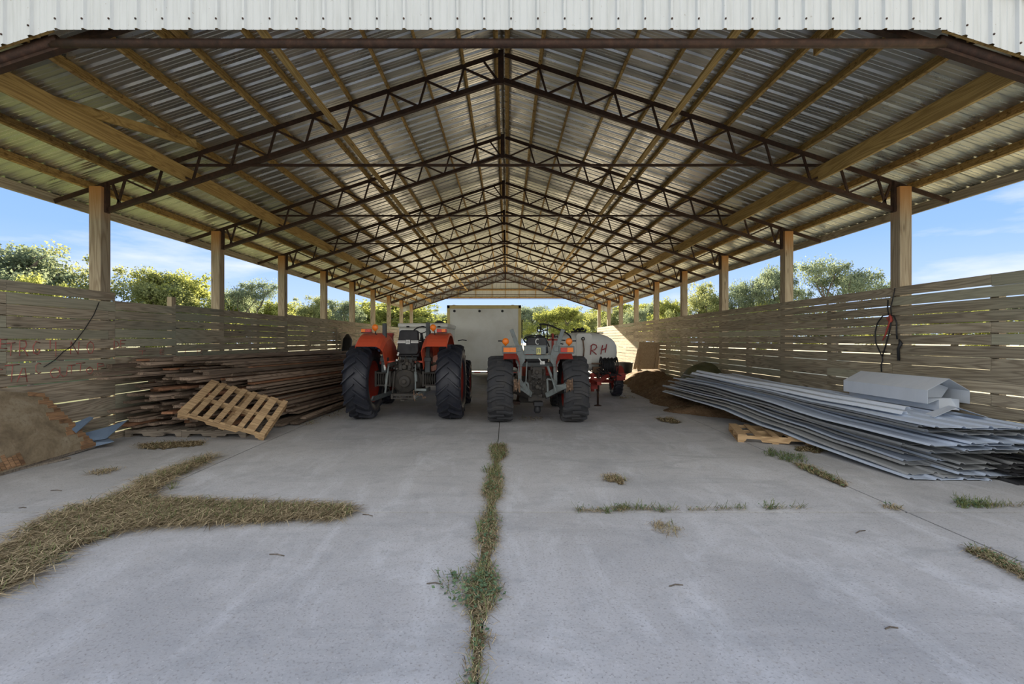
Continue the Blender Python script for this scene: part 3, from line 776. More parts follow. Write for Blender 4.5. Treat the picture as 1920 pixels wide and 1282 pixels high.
for s in (-1, 1):
    X = lambda d: cx+s*d
    m = MB()
    m.prism([(X(.20), 8.95, 1.44), (X(.37), 8.95, 1.44), (X(.40), 8.95, 1.36), (X(.40), 8.95, 1.20), (X(.34), 8.95, 1.10), (X(.28), 8.95, 1.10), (X(.22), 8.95, 1.20)] if False else
            [(X(.30), 8.95, 1.50), (X(.40), 8.95, 1.50), (X(.42), 8.95, 1.36), (X(.42), 8.95, 1.18), (X(.38), 8.95, 1.11), (X(.30), 8.95, 1.11), (X(.24), 8.95, 1.20), (X(.24), 8.95, 1.30)], (0, .05, 0))
    m.bb((X(.305)-.0, 8.96, .62), (X(.375), 9.02, 1.13)); m.bb((X(.29), 8.94, 1.09), (X(.39), 9.03, 1.13))
    m.tube([(X(.34), 8.94, 1.42), (X(.34), 8.96, 1.42)], .02, 8)
    m.build('roll_bar_lower_post', M['greygreen'], T2, .004)
    a = Vector((X(.36), 8.985, 1.42)); b = Vector((X(.49 if s > 0 else .50), 8.99, 1.80))
    m = MB(); m.beam(a, b, .075, .05, up=(0,1,0)); m.bb((X(.31), 8.93, 1.38), (X(.40), 9.04, 1.47)); m.build('roll_bar_arm', M['greygreen'], T2, .004)
m = MB(); m.bb((cx-.27, 8.96, 1.235), (cx+.27, 9.02, 1.315)); m.bb((cx-.25, 8.97, 1.315), (cx-.22, 9.0, 1.36)); m.bb((cx+.2, 8.97, 1.315), (cx+.23, 9.0, 1.36)); m.bb((cx+.08, 8.97, 1.315), (cx+.14, 9.0, 1.45)); m.build('roll_bar_crossbar', M['greygreen'], T2, .004)
# toolbox and seat
m = MB(); m.bb((.33, 8.90, 1.325), (.745, 9.05, 1.485)); m.bb((.32, 8.89, 1.47), (.755, 9.06, 1.495)); m.beam((.46, 8.897, 1.415), (.52, 8.897, 1.405), .012, .012); tb = m.build('toolbox', M['greygreen'], T2, .005)
m = MB(); m.bb((.565, 8.885, 1.325), (.645, 8.90, 1.45), 0)
for xx in (.585, .622): m.bb((xx-.006, 8.878, 1.35), (xx+.006, 8.886, 1.43), 1)
m.bb((.585, 8.878, 1.384), (.622, 8.886, 1.396), 1); m.bb((.585, 8.878, 1.42), (.622, 8.886, 1.43), 1); tag(m.build('number_plate', [M['yellow'], M['greygreen']], tb), 'small pale yellow plate')
m = MB(); back = [(-.17, 1.66), (.15, 1.66), (.19, 1.62), (.225, 1.34), (-.225, 1.34), (-.20, 1.62)]
m.prism([(cx+a, 9.10+(b-1.3)*.15, b) for a, b in back], (0, .10, 0)); m.bb((cx-.22, 9.13, 1.16), (cx+.22, 9.55, 1.30)); seat = m.build('seat', M['black'], T2, .02)
m = MB(); pts = []
for k in range(13):
    q = radians(55+250*k/12); pts.append((.60+cos(q)*.036, 9.125, 1.565+sin(q)*.052))
m.tube(pts, .011, 6); tag(m.build('seat_letter', M['white'], seat), 'white letter C on the seat back')
m = MB(); sc_ = Vector((.60, 9.95, 1.60)); pts = []
for k in range(20):
    q = 2*pi*k/20; pts.append(sc_+Vector((cos(q)*.24, sin(q)*.2, sin(q)*.09)))
m.tube(pts, .017, 6, closed=True)
for q in (.4, 2.7, 4.7): m.tube([sc_, sc_+Vector((cos(q)*.24, sin(q)*.2, sin(q)*.09))], .011, 5)
m.tube([sc_, sc_+Vector((0, .3, -.45))], .03, 6); m.build('steering_wheel', M['black'], T2)
# axle and gearbox
m = MB()
for s in (-1, 1): m.lathe((cx+s*.55, cy, .64), (-s,0,0), [(0, .10), (.12, .10), (.22, .15), (.36, .20), (.45, .21)], 16, 0, .5)
m.bb((cx-.2, cy-.1, .55), (cx+.2, cy+.1, .75)); m.build('rear_axle', M['grease'], T2)
m = MB(); m.bb((cx-.17, cy-.12, .40), (cx+.17, cy+.9, 1.02)); m.bb((cx-.09, cy-.26, .86), (cx+.09, cy-.1, 1.08)); m.lathe((cx-.01, cy-.14, .98), (0,-1,0), [(0,.10), (.06,.10), (.10,.06), (.16,.03), (.16,.001)], 12, 0, .5)
m.lathe((cx, cy-.12, .70), (0,-1,0), [(0,.16), (.05,.16), (.07,.06), (.16,.04), (.16,.001)], 14, 0, .5)
for k in range(30): m.box((cx+rq.uniform(-.14, .14), cy-rq.uniform(.13, .26), rq.uniform(.5, 1.1)), [rq.uniform(.02, .065) for _ in range(3)])
for k in range(10): m.lathe((cx+rq.uniform(-.12, .12), cy-.25, rq.uniform(.72, .95)), (0,-1,0), [(0,.018), (.03,.018), (.03,.001)], 8, 0, .5)
m.bb((cx-.14, cy+.8, .48), (cx+.14, 11.3, .86)); m.bb((cx-.34, cy+.3, .32), (cx-.05, cy+.8, .46)); m.build('gearbox', M['grease'], T2, .005)
m = MB(); m.bb((cx-.07, 8.9, .34), (cx+.10, 9.2, .42)); m.lathe((cx+.0, 9.0, .20), (0,0,1), [(0,.045), (.04,.07), (.12,.06), (.16,.03)], 10, 0, .5, cap=True); m.build('drawbar', M['black'], T2, .004)
m = MB(); m.tube([P(988, 678, 8.8), P(986, 718, 8.7)], .013, 6); m.build('lift_rod', M['greygreen'], T2)
m = MB(); m.tube([P(1027, 686, 8.8), P(1034, 706, 8.75)], .024, 8); m.tube([P(1034, 706, 8.75), P(1043, 736, 8.65)], .015, 8); m.build('lift_rod', M['greygreen'], T2)
m = MB(); m.tube([P(1010, 671, 8.8), P(1018, 682, 8.78)], .012, 5); m.bb(P(1013, 683, 8.8), P(1021, 677, 8.85)); m.build('top_link', M['white'], T2)
for s, pts_, brk in ((-1, (972, 713, 996, 740), ((984, 716), (990, 734))), (1, (1062, 722, 1024, 741), ((1026, 710), (1040, 734)))):
    m = MB(); x0, y0, x1, y1 = pts_; m.beam(P(x0, y0, 8.65), P(x1, y1, 9.0), .03, .10)
    if s < 0: m.prism([P(974, 722, 8.7), P(984, 717, 8.75), P(994, 736, 8.9), P(992, 742, 8.9), P(972, 728, 8.7)], (0, .03, 0))
    else: m.prism([P(1040, 722, 8.75), P(1062, 720, 8.6), P(1062, 728, 8.6), P(1036, 738, 8.85)], (0, .03, 0))
    m.build('lower_link', M['greygreen'], T2, .004)
    m = MB(); a, b = brk
    m.beam(P(a[0], a[1], 8.85), P(a[0]+1, b[1], 8.9), .035, .035, up=(0,1,0)); m.beam(P(b[0], a[1]+3, 8.85), P(b[0]+1, b[1], 8.9), .035, .035, up=(0,1,0)); m.beam(P(a[0], a[1], 8.85), P(b[0], a[1]+3, 8.85), .03, .03); m.build('link_bracket', M['greygreen'], T2, .004)
    xc = 969 if s < 0 else 1067
    m = MB(); m.bb(P(xc-5, 728, 8.6), P(xc+5, 716, 8.68))
    for q in range(6):
        px = xc+rq.uniform(-7, 7); m.tube([P(px, 709+rq.uniform(0, 4), 8.58), P(px+rq.uniform(-1.5, 1.5), 733+rq.uniform(-4, 3), 8.6)], .010, 5)
    for q in range(4): m.lathe(P(xc+rq.uniform(-5, 5), 714+q*5, 8.57), (0,-1,0), [(0,.026), (.03,.022), (.03,.001)], 8, 0, .5)
    m.build('link_coupler', M['rusttan'], T2, .003)
m = MB(); m.prism([(cx+a, 10.3, b) for a, b in [(-.25, .78), (.25, .78), (.25, 1.2), (.18, 1.32), (-.18, 1.32), (-.25, 1.2)]], (0, 1.5, 0)); m.build('hood', M['orange'], T2, .02)
m = MB(); m.bb((cx-.5, 11.25, .38), (cx+.5, 11.45, .50)); m.build('front_axle', M['darkgrey'], T2, .01)
m = MB(); m.bb((cx-.42, 9.5, .78), (cx+.42, 10.4, .81)); m.bb((cx-.3, 9.1, 1.08), (cx+.3, 9.6, 1.16)); m.build('floor_plate', M['darkgrey'], T2, .004)
m = MB(); m.tube([(cx-.38, 9.6, .8), (cx-.36, 9.55, .45), (cx-.38, 9.6, .35)], .02, 6); m.bb((cx-.50, 9.4, .30), (cx-.32, 9.75, .36)); m.build('step', M['rust'], T2)

# ------------------------------------------------------------------ cargo trailer
TR = thing('cargo_trailer', (-.79, 16.5, 0), 'tall white box trailer with yellowed frame, parked behind the tractors', 'trailer')
xa, xb, ya, yb, za, zb_ = -2.10, .51, 16.5, 24.4, .50, 2.82
m = MB(); m.bb((xa+.10, ya+.02, za+.05), (xb-.10, ya+.06, zb_-.12)); door = m.build('ramp_door', M['whitebody'], TR, .006)
m = MB()
for px in (860, 907, 950):
    c_ = P(px-8, 583, 16.5); m.lathe((c_.x, 16.52, c_.z), (0,-1,0), [(0,.045), (.02,.045), (.03,.03), (.03,.001)], 14, 0, .5)
m.build('vent', M['black'], door)
m = MB(); m.bb((xa, ya, za), (xa+.10, ya+.12, zb_)); m.bb((xb-.10, ya, za), (xb, ya+.12, zb_)); m.bb((xa, ya, zb_-.12), (xb, ya+.12, zb_))
m.bb((xa+.2, ya-.02, zb_-.03), (xa+.3, ya+.02, zb_+.01)); m.bb((xb-.35, ya-.02, zb_-.03), (xb-.25, ya+.02, zb_+.01)); m.build('rear_frame', M['yellowtrim'], TR, .01)
m = MB(); m.bb((xa+.02, ya+.12, za), (xb-.02, yb, zb_-.03)); m.build('body', M['whitebody'], TR, .02)
m = MB(); m.bb((xa, ya-.01, za-.07), (xb, ya+.1, za-.02), 0)
for k in range(6): m.bb((xa+.1+.43*k, ya-.013, za-.062), (xa+.32+.43*k, ya-.009, za-.028), 1)
m.build('bumper_bar', [M['white'], M['redlens']], TR)
m = MB()
for s, x in ((-1, xa+.14), (1, xb-.14)):
    for yy in (20.4, 21.3): tyre(m, (x, yy, .36), .36, .22, 'ag', rim_r=.2)
m.build('tyres', M['tyre'], TR)
m = MB(); m.bb((xa+.3, ya+.3, za-.14), (xa+.4, yb, za)); m.bb((xb-.4, ya+.3, za-.14), (xb-.3, yb, za)); m.bb((xa+.1, 20.3, .3), (xb-.1, 20.5, .42)); m.bb((xa+.1, 21.2, .3), (xb-.1, 21.4, .42)); m.build('chassis', M['black'], TR)
for s in (-1, 1):
    m = MB(); x = xb+.03 if s > 0 else xa-.03
    m.tube([(x, 16.56, 1.0), (x, 16.56, 2.3)], .018, 6); m.build('door_latch_bar', M['rust'], TR)

# ------------------------------------------------------------------ white service body behind the orange tractor
SB = thing('utility_trailer', (-2.4, 14.0, 0), 'low white box trailer with dark latches behind the orange tractor', 'trailer')
m = MB(); m.bb((-3.10, 13.5, .62), (-1.72, 15.6, 1.95)); m.build('body', M['whitebody'], SB, .03)
m = MB(); m.bb((-3.13, 13.47, 1.95), (-1.69, 15.63, 2.08)); lid = m.build('lid', M['whitebody'], SB, .03)
m = MB()
for px in (765, 793, 823): c_ = P(px, 611, 13.47); m.bb((c_.x-.04, 13.44, 1.955), (c_.x+.04, 13.49, 2.0))
m.build('latch', M['black'], lid)
m = MB(); m.ball((-2.05, 14.3, 2.09), .17, 8, 0, (1,1,.55)); m.build('roof_vent', M['darkgrey'], SB)
m = MB()
for x in (-3.0, -1.85): tyre(m, (x, 14.7, .36), .36, .2, 'ag', rim_r=.2)
m.build('tyres', M['tyre'], SB)
m = MB(); m.bb((-3.0, 13.6, .5), (-1.8, 15.6, .62)); m.bb((-3.0, 14.6, .3), (-1.85, 14.8, .42)); m.build('chassis', M['black'], SB)

# ------------------------------------------------------------------ spray tank trailer
TK = thing('tank_trailer', (2.15, 13.3, 0), 'white plastic tank trailer with red letters RH and a black hose reel', 'trailer')
cx = 2.12; m = MB()
def tank_sec(w, h, zc, y, n=28):
    out = []
    for k in range(n):
        q = 2*pi*k/n; c_, s_ = cos(q), sin(q)
        p = 2.6; out.append((cx+w*math.copysign(abs(c_)**(2/p), c_), y, zc+h*math.copysign(abs(s_)**(2/p), s_)))
    return out
rings = [(.05, .05, 12.62), (.55, .33, 12.63), (.78, .46, 12.70), (.90, .52, 12.85), (.93, .54, 13.1), (.90, .525, 13.13), (.93, .54, 13.17), (.93, .54, 14.0), (.90, .525, 14.03), (.93, .54, 14.07), (.93, .54, 14.9), (.78, .46, 15.2), (.05, .05, 15.25)]
vs = []
for (w, h, y) in rings: vs += tank_sec(w, h, 1.27, y)
n = 28; m.add(vs, [(i*n+k, i*n+(k+1) % n, (i+1)*n+(k+1) % n, (i+1)*n+k) for i in range(len(rings)-1) for k in range(n)], 0, .5, True)
m.add(tank_sec(.05, .05, 1.27, 12.62), [tuple(range(n))], 0, .5)
m.prism([(cx-.25, 12.60, .95), (cx+.17, 12.60, .95), (cx+.17, 12.60, 1.72), (cx+.12, 12.60, 1.77), (cx-.20, 12.60, 1.77), (cx-.25, 12.60, 1.72)], (0, .5, 0))
tank = m.build('tank', M['tank'], TK)
def stroke(m, pts, r=.014, mi=0, n=5): m.tube(pts, r, n, mi)
m = MB()
def L(px, py, Y=12.60): return P(px, py, Y-.045)
stroke(m, [L(1108.5, 648), L(1108, 657), L(1107, 664.5)]); stroke(m, [L(1107.5, 649), L(1112, 645), L(1118, 647), L(1119, 651), L(1115, 655.5), L(1109, 657), L(1114, 660.5), L(1118.5, 664.5)])
stroke(m, [L(1130, 647, 12.60), L(1128, 656, 12.60), L(1126.5, 664, 12.60)]); stroke(m, [L(1137.5, 645, 12.62), L(1136, 654, 12.61), L(1134.5, 661, 12.61)]); stroke(m, [L(1128, 656, 12.60), L(1136.5, 653, 12.61)])
tag(m.build('lettering', M['redmark'], tank), 'red hand painted letters RH')
m = MB(); m.lathe((P(1093, 635, 12.6).x, 12.58, P(1093, 635, 12.6).z), (0,-1,0), [(0,.05), (.03,.05), (.03,.028), (.01,.028)], 14, 0, .5)
m.tube([P(1093, 636, 12.56), P(1094, 645, 12.54), P(1095, 655, 12.54), P(1094, 668, 12.56)], .018, 8, 1); m.build('drain_hose', [M['black'], M['rusttan']], TK)
m = MB(); m.lathe((cx-.05, 13.6, 1.80), (0,0,1), [(0,.22), (.05,.22), (.05,.01)], 20, 0, .5); m.build('tank_lid', M['black'], TK)
m = MB(); m.lathe((2.58, 13.3, 1.78), (0,0,1), [(0,.16), (.03,.16), (.03,.01)], 20, 0, .5); m.build('small_lid', M['black'], TK)
# frame
m = MB()
for s in (-1, 1): m.bb((cx+s*.55-.04, 12.2, .66), (cx+s*.55+.04, 15.3, .76))
m.bb((cx-.95, 12.3, .62), (cx+1.0, 12.4, .72)); m.bb((cx-.95, 13.3, .38), (cx+.95, 13.42, .48)); m.bb((cx-.6, 15.2, .66), (cx+.6, 15.3, .76))
for s in (-1, 1): m.beam((cx+s*.55, 12.3, .68), (cx, 11.0, .60), .08, .08); m.bb((cx+s*.5-.03, 13.3, .48), (cx+s*.5+.03, 13.42, .76))
m.bb((cx-.05, 10.75, .56), (cx+.05, 11.1, .64)); m.bb((cx-.02-.08, 11.25, .42), (cx+.06, 11.35, .68)); m.bb((2.16, 12.0, .28), (2.24, 12.05, .75)); m.build('frame', M['red'], TK, .005)
m = MB(); jx_ = P(1121, 760, 11.4).x; m.tube([(jx_, 11.4, .02), (jx_, 11.4, .45)], .025, 8); m.tube([(jx_, 11.4, .35), (jx_, 11.4, .80)], .036, 8); m.lathe((jx_, 11.4, 0), (0,0,1), [(0,.09), (.015,.09), (.03,.03)], 12, 0, .5, cap=True); m.beam((jx_, 11.4, .62), (cx, 11.4, .62), .05, .05); m.build('jack_stand', M['rust'], TK)
for s in (-1, 1):
    x = cx+s*1.0
    m = MB(); tyre(m, (x, 13.4, .40), .40, .26, 'r4', rim_r=.22); o = m.build('tyre', M['tyre'], TK)
    m = MB(); rim(m, (x, 13.4, .40), .22, .24, s); m.build('wheel_rim', M['red'], o)
    m = MB(); n = 10; vs = []
    for j in range(n+1):
        th = radians(-80+160*j/n)
        for xx, dr in ((-.15, -.05), (-.15, 0), (.15, 0), (.15, -.05)): vs.append((x+xx, 13.4+sin(th)*(.47+dr), .40+cos(th)*(.47+dr)))
    m.add(vs, [(a*4+b, a*4+b+1, a*4+b+5, a*4+b+4) for a in range(n) for b in range(3)], 0, .5); o = m.build('wheel_fender', M['red'], TK); q_ = o.modifiers.new('s', 'SOLIDIFY'); q_.thickness = .006
# hose reel
c_ = P(1141, 686, 12.35); m = MB()
for dx in (-.20, .20): m.lathe((c_.x+dx, c_.y, c_.z), (1,0,0), [(-.008,.25), (.008,.25), (.008,.18), (-.008,.18)], 24, 0, .5, True); m.tube([(c_.x+dx, c_.y-.2, c_.z), (c_.x+dx, c_.y+.2, c_.z)], .012, 5); m.tube([(c_.x+dx, c_.y, c_.z-.4), (c_.x+dx, c_.y, c_.z+.2)], .014, 5)
m.build('reel', M['black'], TK)
m = MB()
for k in range(11): m.lathe((c_.x-.15+.03*k, c_.y, c_.z), (1,0,0), [(-.014,.19), (0,.207+.012*(k % 3)), (.014,.19)], 20, 0, .5)
m.tube([(c_.x-.1, c_.y-.2, c_.z-.05), (c_.x-.0, c_.y-.25, c_.z-.25), (c_.x+.15, c_.y-.24, c_.z-.22), (c_.x+.2, c_.y-.2, c_.z-.05)], .014, 6); m.build('wound_hose', M['black'], TK)
m = MB(); m.bb(P(1112, 701, 12.4), P(1129, 687, 12.55)); m.bb(P(1110, 683, 12.4), P(1128, 680, 12.5)); m.build('pump_box', M['rusttan'], TK, .01)
m = MB()
rq = random.Random(5)
for k in range(7):
    p0 = P(1105+rq.uniform(0, 30), 690+rq.uniform(0, 10), 12.2); m.tube([p0, p0+Vector((.15, -.05, -.08)), p0+Vector((.3, .0, -.12+rq.uniform(-.1, .1))), p0+Vector((.45, .05, -.1))], .014, 6)
m.build('pump_hoses', M['black'], TK)
# spray mast on the drawbar
m = MB(); m.bb((P(1034.5, 0, 12.0).x, 12.0, .68), (P(1038.5, 0, 12.0).x, 12.05, P(0, 625, 12.0).z)); z1 = P(0, 631, 12).z; z2 = P(0, 637, 12).z
m.bb((P(1027, 0, 12).x, 12.0, z2-.02), (P(1050, 0, 12).x, 12.04, z2+.02)); m.bb((.95, 12.0, .66), (2.1, 12.06, .74)); m.build('mast', M['red'], TK, .003)
m = MB()
for px, py, qx, qy in ((1008, 613, 1008, 622), (1008, 613, 1012, 613), (1008, 622, 1016, 622), (1012, 613, 1014, 622), (1014, 608, 1014, 616), (1014, 608, 1026, 609), (1026, 609, 1026, 636), (1014, 616, 1020, 620), (1020, 620, 1026, 619), (1007, 628, 1007, 636), (1007, 628, 1016, 628), (1018, 620, 1022, 634), (1026, 630, 1046, 631), (1034, 626, 1034, 632), (1040, 627, 1040, 633), (1026, 636, 1060, 638), (1047, 643, 1056, 645)):
    m.tube([P(px, py, 12.02), P(qx, qy, 12.02)], .017, 6)
for px in (1029, 1033, 1037, 1041, 1045): m.tube([P(px, 626, 12.02), P(px, 633, 12.02)], .010, 5)
m.build('spray_boom', M['black'], TK)
m = MB(); m.tube([P(1011, 608, 12.0), P(1020, 607, 12.0), P(1035, 611, 12.0), P(1050, 618, 12.05), P(1062, 624, 12.1), P(1069, 630, 12.2), P(1072, 640, 12.4)], .020, 8)
m.tube([P(1012, 628, 12.0), P(1020, 632, 12.0), P(1026, 640, 12.0), P(1030, 650, 12.0)], .016, 8); m.build('spray_hose', M['black'], TK)
m = MB()
for k in range(8): m.ball((P(1075+k*3.2, 0, 13.6).x, 13.6+rq.uniform(-.1, .1), 1.86+rq.uniform(0, .06)), rq.uniform(.03, .06), 5)
m.build('tank_fittings', M['black'], TK)
# ------------------------------------------------------------------ old lumber stack, left
rq = random.Random(41)
n_b = 0
lum = []
LG = 'old boards in the stack along the left wall'
layers = 22
for L_ in range(layers):
    z = .16 + L_*.052; u = z/1.25
    head = 2+10*u+rq.uniform(-.8, .8)
    xl = -6.20; xr = -4.02-1.05*u**1.3
    x = xl+rq.uniform(0, .08)
    while x < xr:
        w = rq.choice([.09, .14, .14, .14, .19]); h = rq.choice([.03, .038, .046])
        if x+w > xr+.1: break
        f = (x-xl)/(xr-xl+.01)
        y0 = 7.75 + .28*(x+6.2) + rq.uniform(-.30, .45) + (.55*abs(.35-f) if f > .5 else 0) - (.35 if rq.random() < .12 else 0)
        y0 += rq.choice([0, 0, 0, .35, -.2]) if f < .6 else rq.uniform(-.1, .6)
        ln = rq.uniform(3.6, 5.4)
        a = radians(head)+rq.uniform(0, .002)
        lum.append((x+w/2, y0, z, w, h, ln, a)); x += w+rq.choice([.008, .02, .05, .11])
# a few that stick out or lie across the top and the floor edge
lum += [(-6.02, 6.88, 1.07, .14, .05, 3.9, radians(9)), (-5.95, 6.95, 1.015, .19, .03, 4.1, radians(8)), (-6.05, 7.15, 1.17, .10, .06, 4.0, radians(7)),
        (-5.35, 7.6, 1.26, .14, .05, 4.6, radians(13)), (-5.6, 8.0, 1.285, .14, .03, 5.0, radians(10)), (-4.95, 7.7, 1.02, .12, .06, 4.7, radians(11)),
        (-3.96, 8.75, .03, .14, .05, 3.2, radians(1.5)), (-4.15, 8.5, .03, .14, .05, 3.6, radians(3)), (-3.90, 9.0, .085, .10, .04, 2.9, radians(0)), (-4.35, 8.3, .03, .10, .05, 3.8, radians(4))]
for (x, y, z, w, h, ln, a) in lum:
    m = MB(); hw = w/2
    # slightly bowed board with a ragged front end; origin at its front end
    n = 4; vs = []; bow = rq.uniform(-.003, .005); rag = rq.uniform(-.03, .03)
    for j in range(n+1):
        yy = ln*j/n + (rag if j == 0 else 0); zz = bow*sin(pi*j/n)
        for (sx, sz) in ((-1, 0), (1, 0), (1, 1), (-1, 1)):
            vs.append((sx*hw, yy + (rq.uniform(-.015, .015) if j == 0 else 0), zz+sz*h))
    fs = [(0,1,2,3), (n*4+3, n*4+2, n*4+1, n*4)] + [(j*4+q, j*4+(q+1) % 4, (j+1)*4+(q+1) % 4, (j+1)*4+q) for j in range(n) for q in range(4)]
    m.add(vs, fs, 0, rq.random())
    o = m.build('old_board', M['lumber']); o.location = (x, y, z); o.rotation_euler = (0, 0, -a)
    tag(o, 'dark weathered board in the big stack along the left wall', 'board', LG)

# ------------------------------------------------------------------ pallets
def pallet(name, A, ux, uy, L_, W_, mat, label, nslat=7, nst=3, notch=True, hst=.09):
    """A: lower front corner; ux along the stringers, uy across; built in local axes then placed"""
    root = thing(name, A, label, 'pallet')
    ux = Vector(ux).normalized(); uy = Vector(uy); uy = (uy-ux*uy.dot(ux)).normalized(); uz = ux.cross(uy)
    rot = Matrix((ux, uy, uz)).transposed().to_4x4()
    root.rotation_euler = rot.to_euler()
    def part(nm, boxes):
        m = MB()
        for b in boxes:
            if not isinstance(b[0], list): m.bb(b[0], b[1])
            else: m.prism(*b)
        me = m.build(nm, mat); me.parent = root; return me
    for k in range(nst):
        y = (W_-.04)*k/(nst-1)
        poly = [(0, .018), (L_*.10, .018)]
        if notch: poly += [(L_*.12, .06), (L_*.30, .06), (L_*.33, .018), (L_*.67, .018), (L_*.70, .06), (L_*.88, .06), (L_*.90, .018)]
        poly += [(L_, .018), (L_, .018+hst), (0, .018+hst)]
        part('stringer', [([(a, y, b) for a, b in poly], (0, .04, 0))])
    zt = .018+hst
    for k in range(nslat):
        w = rq.choice([.085, .09, .13]); x = (L_-w)*k/(nslat-1)
        part('slat', [((x, -.01+rq.uniform(-.01, .005), zt), (x+w, W_+.01, zt+.016))])
    for k in range(3):
        x = (L_-.09)*k/2; part('bottom_slat', [((x, 0, 0), (x+.09, W_, .016))])
    return root
pallet('pallet', (-6.28, 7.72, 0), (1, .0, 0), (0, 1, 0), .93, 1.0, M['pallet_grey'], 'grey old pallet on the floor under the lumber stack, next to the left wall')
pallet('pallet', (-5.33, 7.70, 0), (1, .0, 0), (0, 1, 0), 1.05, 1.0, M['pallet_grey'], 'grey old pallet on the floor under the lumber stack, below the tilted tan pallet', 8)
B_ = P(332, 783, 7.22); A_ = P(494, 826, 7.47); Dd = P(405, 732, 8.05)
pallet('pallet', B_, A_-B_, Dd-B_, (A_-B_).length, .97, M['pallet'], 'tan wooden pallet leaning tilted against the lumber stack', 8)
pallet('pallet', (3.62, 7.35, 0), (.93, -.30, 0), (.30, .93, 0), 1.05, 1.0, M['pallet'], 'brown pallet on the floor under the long metal sheets', 5)

# ------------------------------------------------------------------ leaning plywood, left front
root = thing('plywood_panel', (-6.0, 6.0, 0), 'weathered delaminating plywood panel leaning low against the left wall', 'panel')
q = [Vector((-5.93, 5.3, .03)), Vector((-6.06, 6.92, .05)), Vector((-6.29, 6.36, .86)), Vector((-6.27, 5.1, 1.10))]
nrm = (q[1]-q[0]).cross(q[3]-q[0]).normalized()
if nrm.x < 0: nrm = -nrm
m = MB(); m.prism([p for p in q], nrm*.015); m.build('sheet', M['ply'], root)
m = MB()
m.beam(q[0]-nrm*.03+Vector((0,0,-.0)), q[1]-nrm*.03, .05, .05); m.build('bottom_rail', M['pallet_grey'], root)
m = MB()
for k in range(15):
    t_ = k/14; p = q[2].lerp(q[1], t_*.96+.02)+nrm*.017; d = (q[3]-q[2]).lerp(q[0]-q[1], t_).normalized()
    m.beam(p+d*.0, p+d*rq.uniform(.08, .30), .055, .006, up=nrm, rnd=rq.random())
m.build('peeling_edge_strips', M['ply_orange'], root); m = MB()
for k in range(9):
    t_ = k/8; p = q[0].lerp(q[1], t_*.3)+nrm*.018+Vector((0,0,.02)); d = (q[3]-q[0]).normalized(); m.beam(p, p+d*rq.uniform(.08, .2), .05, .006, up=nrm)
o = m.build('peeling_layers', M['ply_orange'], root)
m = MB(); m.beam(P(2, 888, 5.6)+Vector((.0,.1,-.0)), P(130, 862, 6.3)+Vector((0,0,.03)), .06, .02); o = m.build('broken_board', M['pallet_grey']); recenter(o, (-5.9, 6.0, .03)); tag(o, 'thin grey splintered board on the floor along the plywood panel', 'board')
# blue sheets
m = MB()
pts = [P(150, 822, 7.62), P(218, 797, 8.05), P(240, 790, 8.1), P(208, 817, 7.75), P(152, 834, 7.35)]
m.prism([P(152, 830, 6.80), P(152, 814, 6.86), P(205, 800, 7.2), P(240, 787, 7.5), P(200, 822, 7.05)], (0, 0, .006)); o = m.build('blue_flashing', M['blue']); recenter(o, (-6, 7.2, .05)); tag(o, 'bent blue metal flashing on the floor before the lumber stack', 'flashing')
m = MB(); m.prism([P(150, 844, 6.80), P(150, 832, 6.85), P(200, 820, 7.15), P(214, 828, 7.0)], (0, 0, .005)); o = m.build('blue_flashing', M['blue']); recenter(o, (-6, 7.0, .02)); tag(o, 'flat blue metal sheet on the floor, nearest of the blue pieces', 'flashing')
m = MB(); m.prism([P(128, 800, 6.60), P(168, 782, 6.95), P(175, 784, 6.95), P(143, 812, 6.60)], (.0, 0, .012)); o = m.build('blue_flashing', M['blue']); recenter(o, (-6.1, 6.9, .35)); tag(o, 'narrow blue metal trim propped between the plywood panel and the boards', 'flashing')

# ------------------------------------------------------------------ long metal sheets, right
SG = 'corrugated metal sheets in the long stack by the right wall'
def bent_sheet(x0, y0, w, ln, head, zf, mat, jit, label=None, wav=.008):
    """ribbed sheet; (x0,y0) near left corner, zf(y, x) lower surface height"""
    m = MB(); pitch = .305; prof = []
    x = 0.0
    while x < w-.02:
        for p, h in ((0, 0), (.018, .020), (.045, .020), (.062, 0), (.18, .003)):
            if x+p <= w: prof.append((x+p, h))
        x += pitch
    prof.append((w, 0)); ca, sa = cos(head), sin(head); n = 12; vs = []
    ph = rq.uniform(0, 6)
    for j in range(n+1):
        l = ln*j/n
        for (p, h) in prof:
            X = x0 + p*ca - l*sa; Y = y0 + p*sa*-0 + l*ca + rq.uniform(-.004, .004)
            z = zf(Y, X) + h + wav*sin(3.1*p+ph+l) + (wav*.8*sin(9*p+ph) if j == 0 else 0)
            vs.append((X, Y, z))
    k = len(prof); m.add(vs, [(j*k+q_, j*k+q_+1, (j+1)*k+q_+1, (j+1)*k+q_) for j in range(n) for q_ in range(k-1)], 0, rq.random())
    o = m.build('metal_sheet', mat); s_ = o.modifiers.new('gauge', 'SOLIDIFY'); s_.thickness = .004
    recenter(o, (x0, y0, zf(y0, x0)))
    tag(o, label or 'grey corrugated metal sheet inside the long stack by the right wall', 'metal sheet', None if label else SG); return o
def curve_z(pts):
    def f(y):
        if y <= pts[0][0]: return pts[0][1]
        for (a, za), (b, zb_) in zip(pts, pts[1:]):
            if y <= b:
                t_ = (y-a)/(b-a); t_ = t_*t_*(3-2*t_); return za+(zb_-za)*t_
        return pts[-1][1]
    return f
fa = curve_z([(5.3, .012), (6.4, .07), (7.6, .165), (9.2, .30), (11.8, .34)])
fb = curve_z([(5.2, .31), (6.6, .34), (8.5, .46), (10, .53), (11.8, .55)])
fc = curve_z([(5.2, .50), (7.0, .54), (8.5, .60), (11.8, .70)])
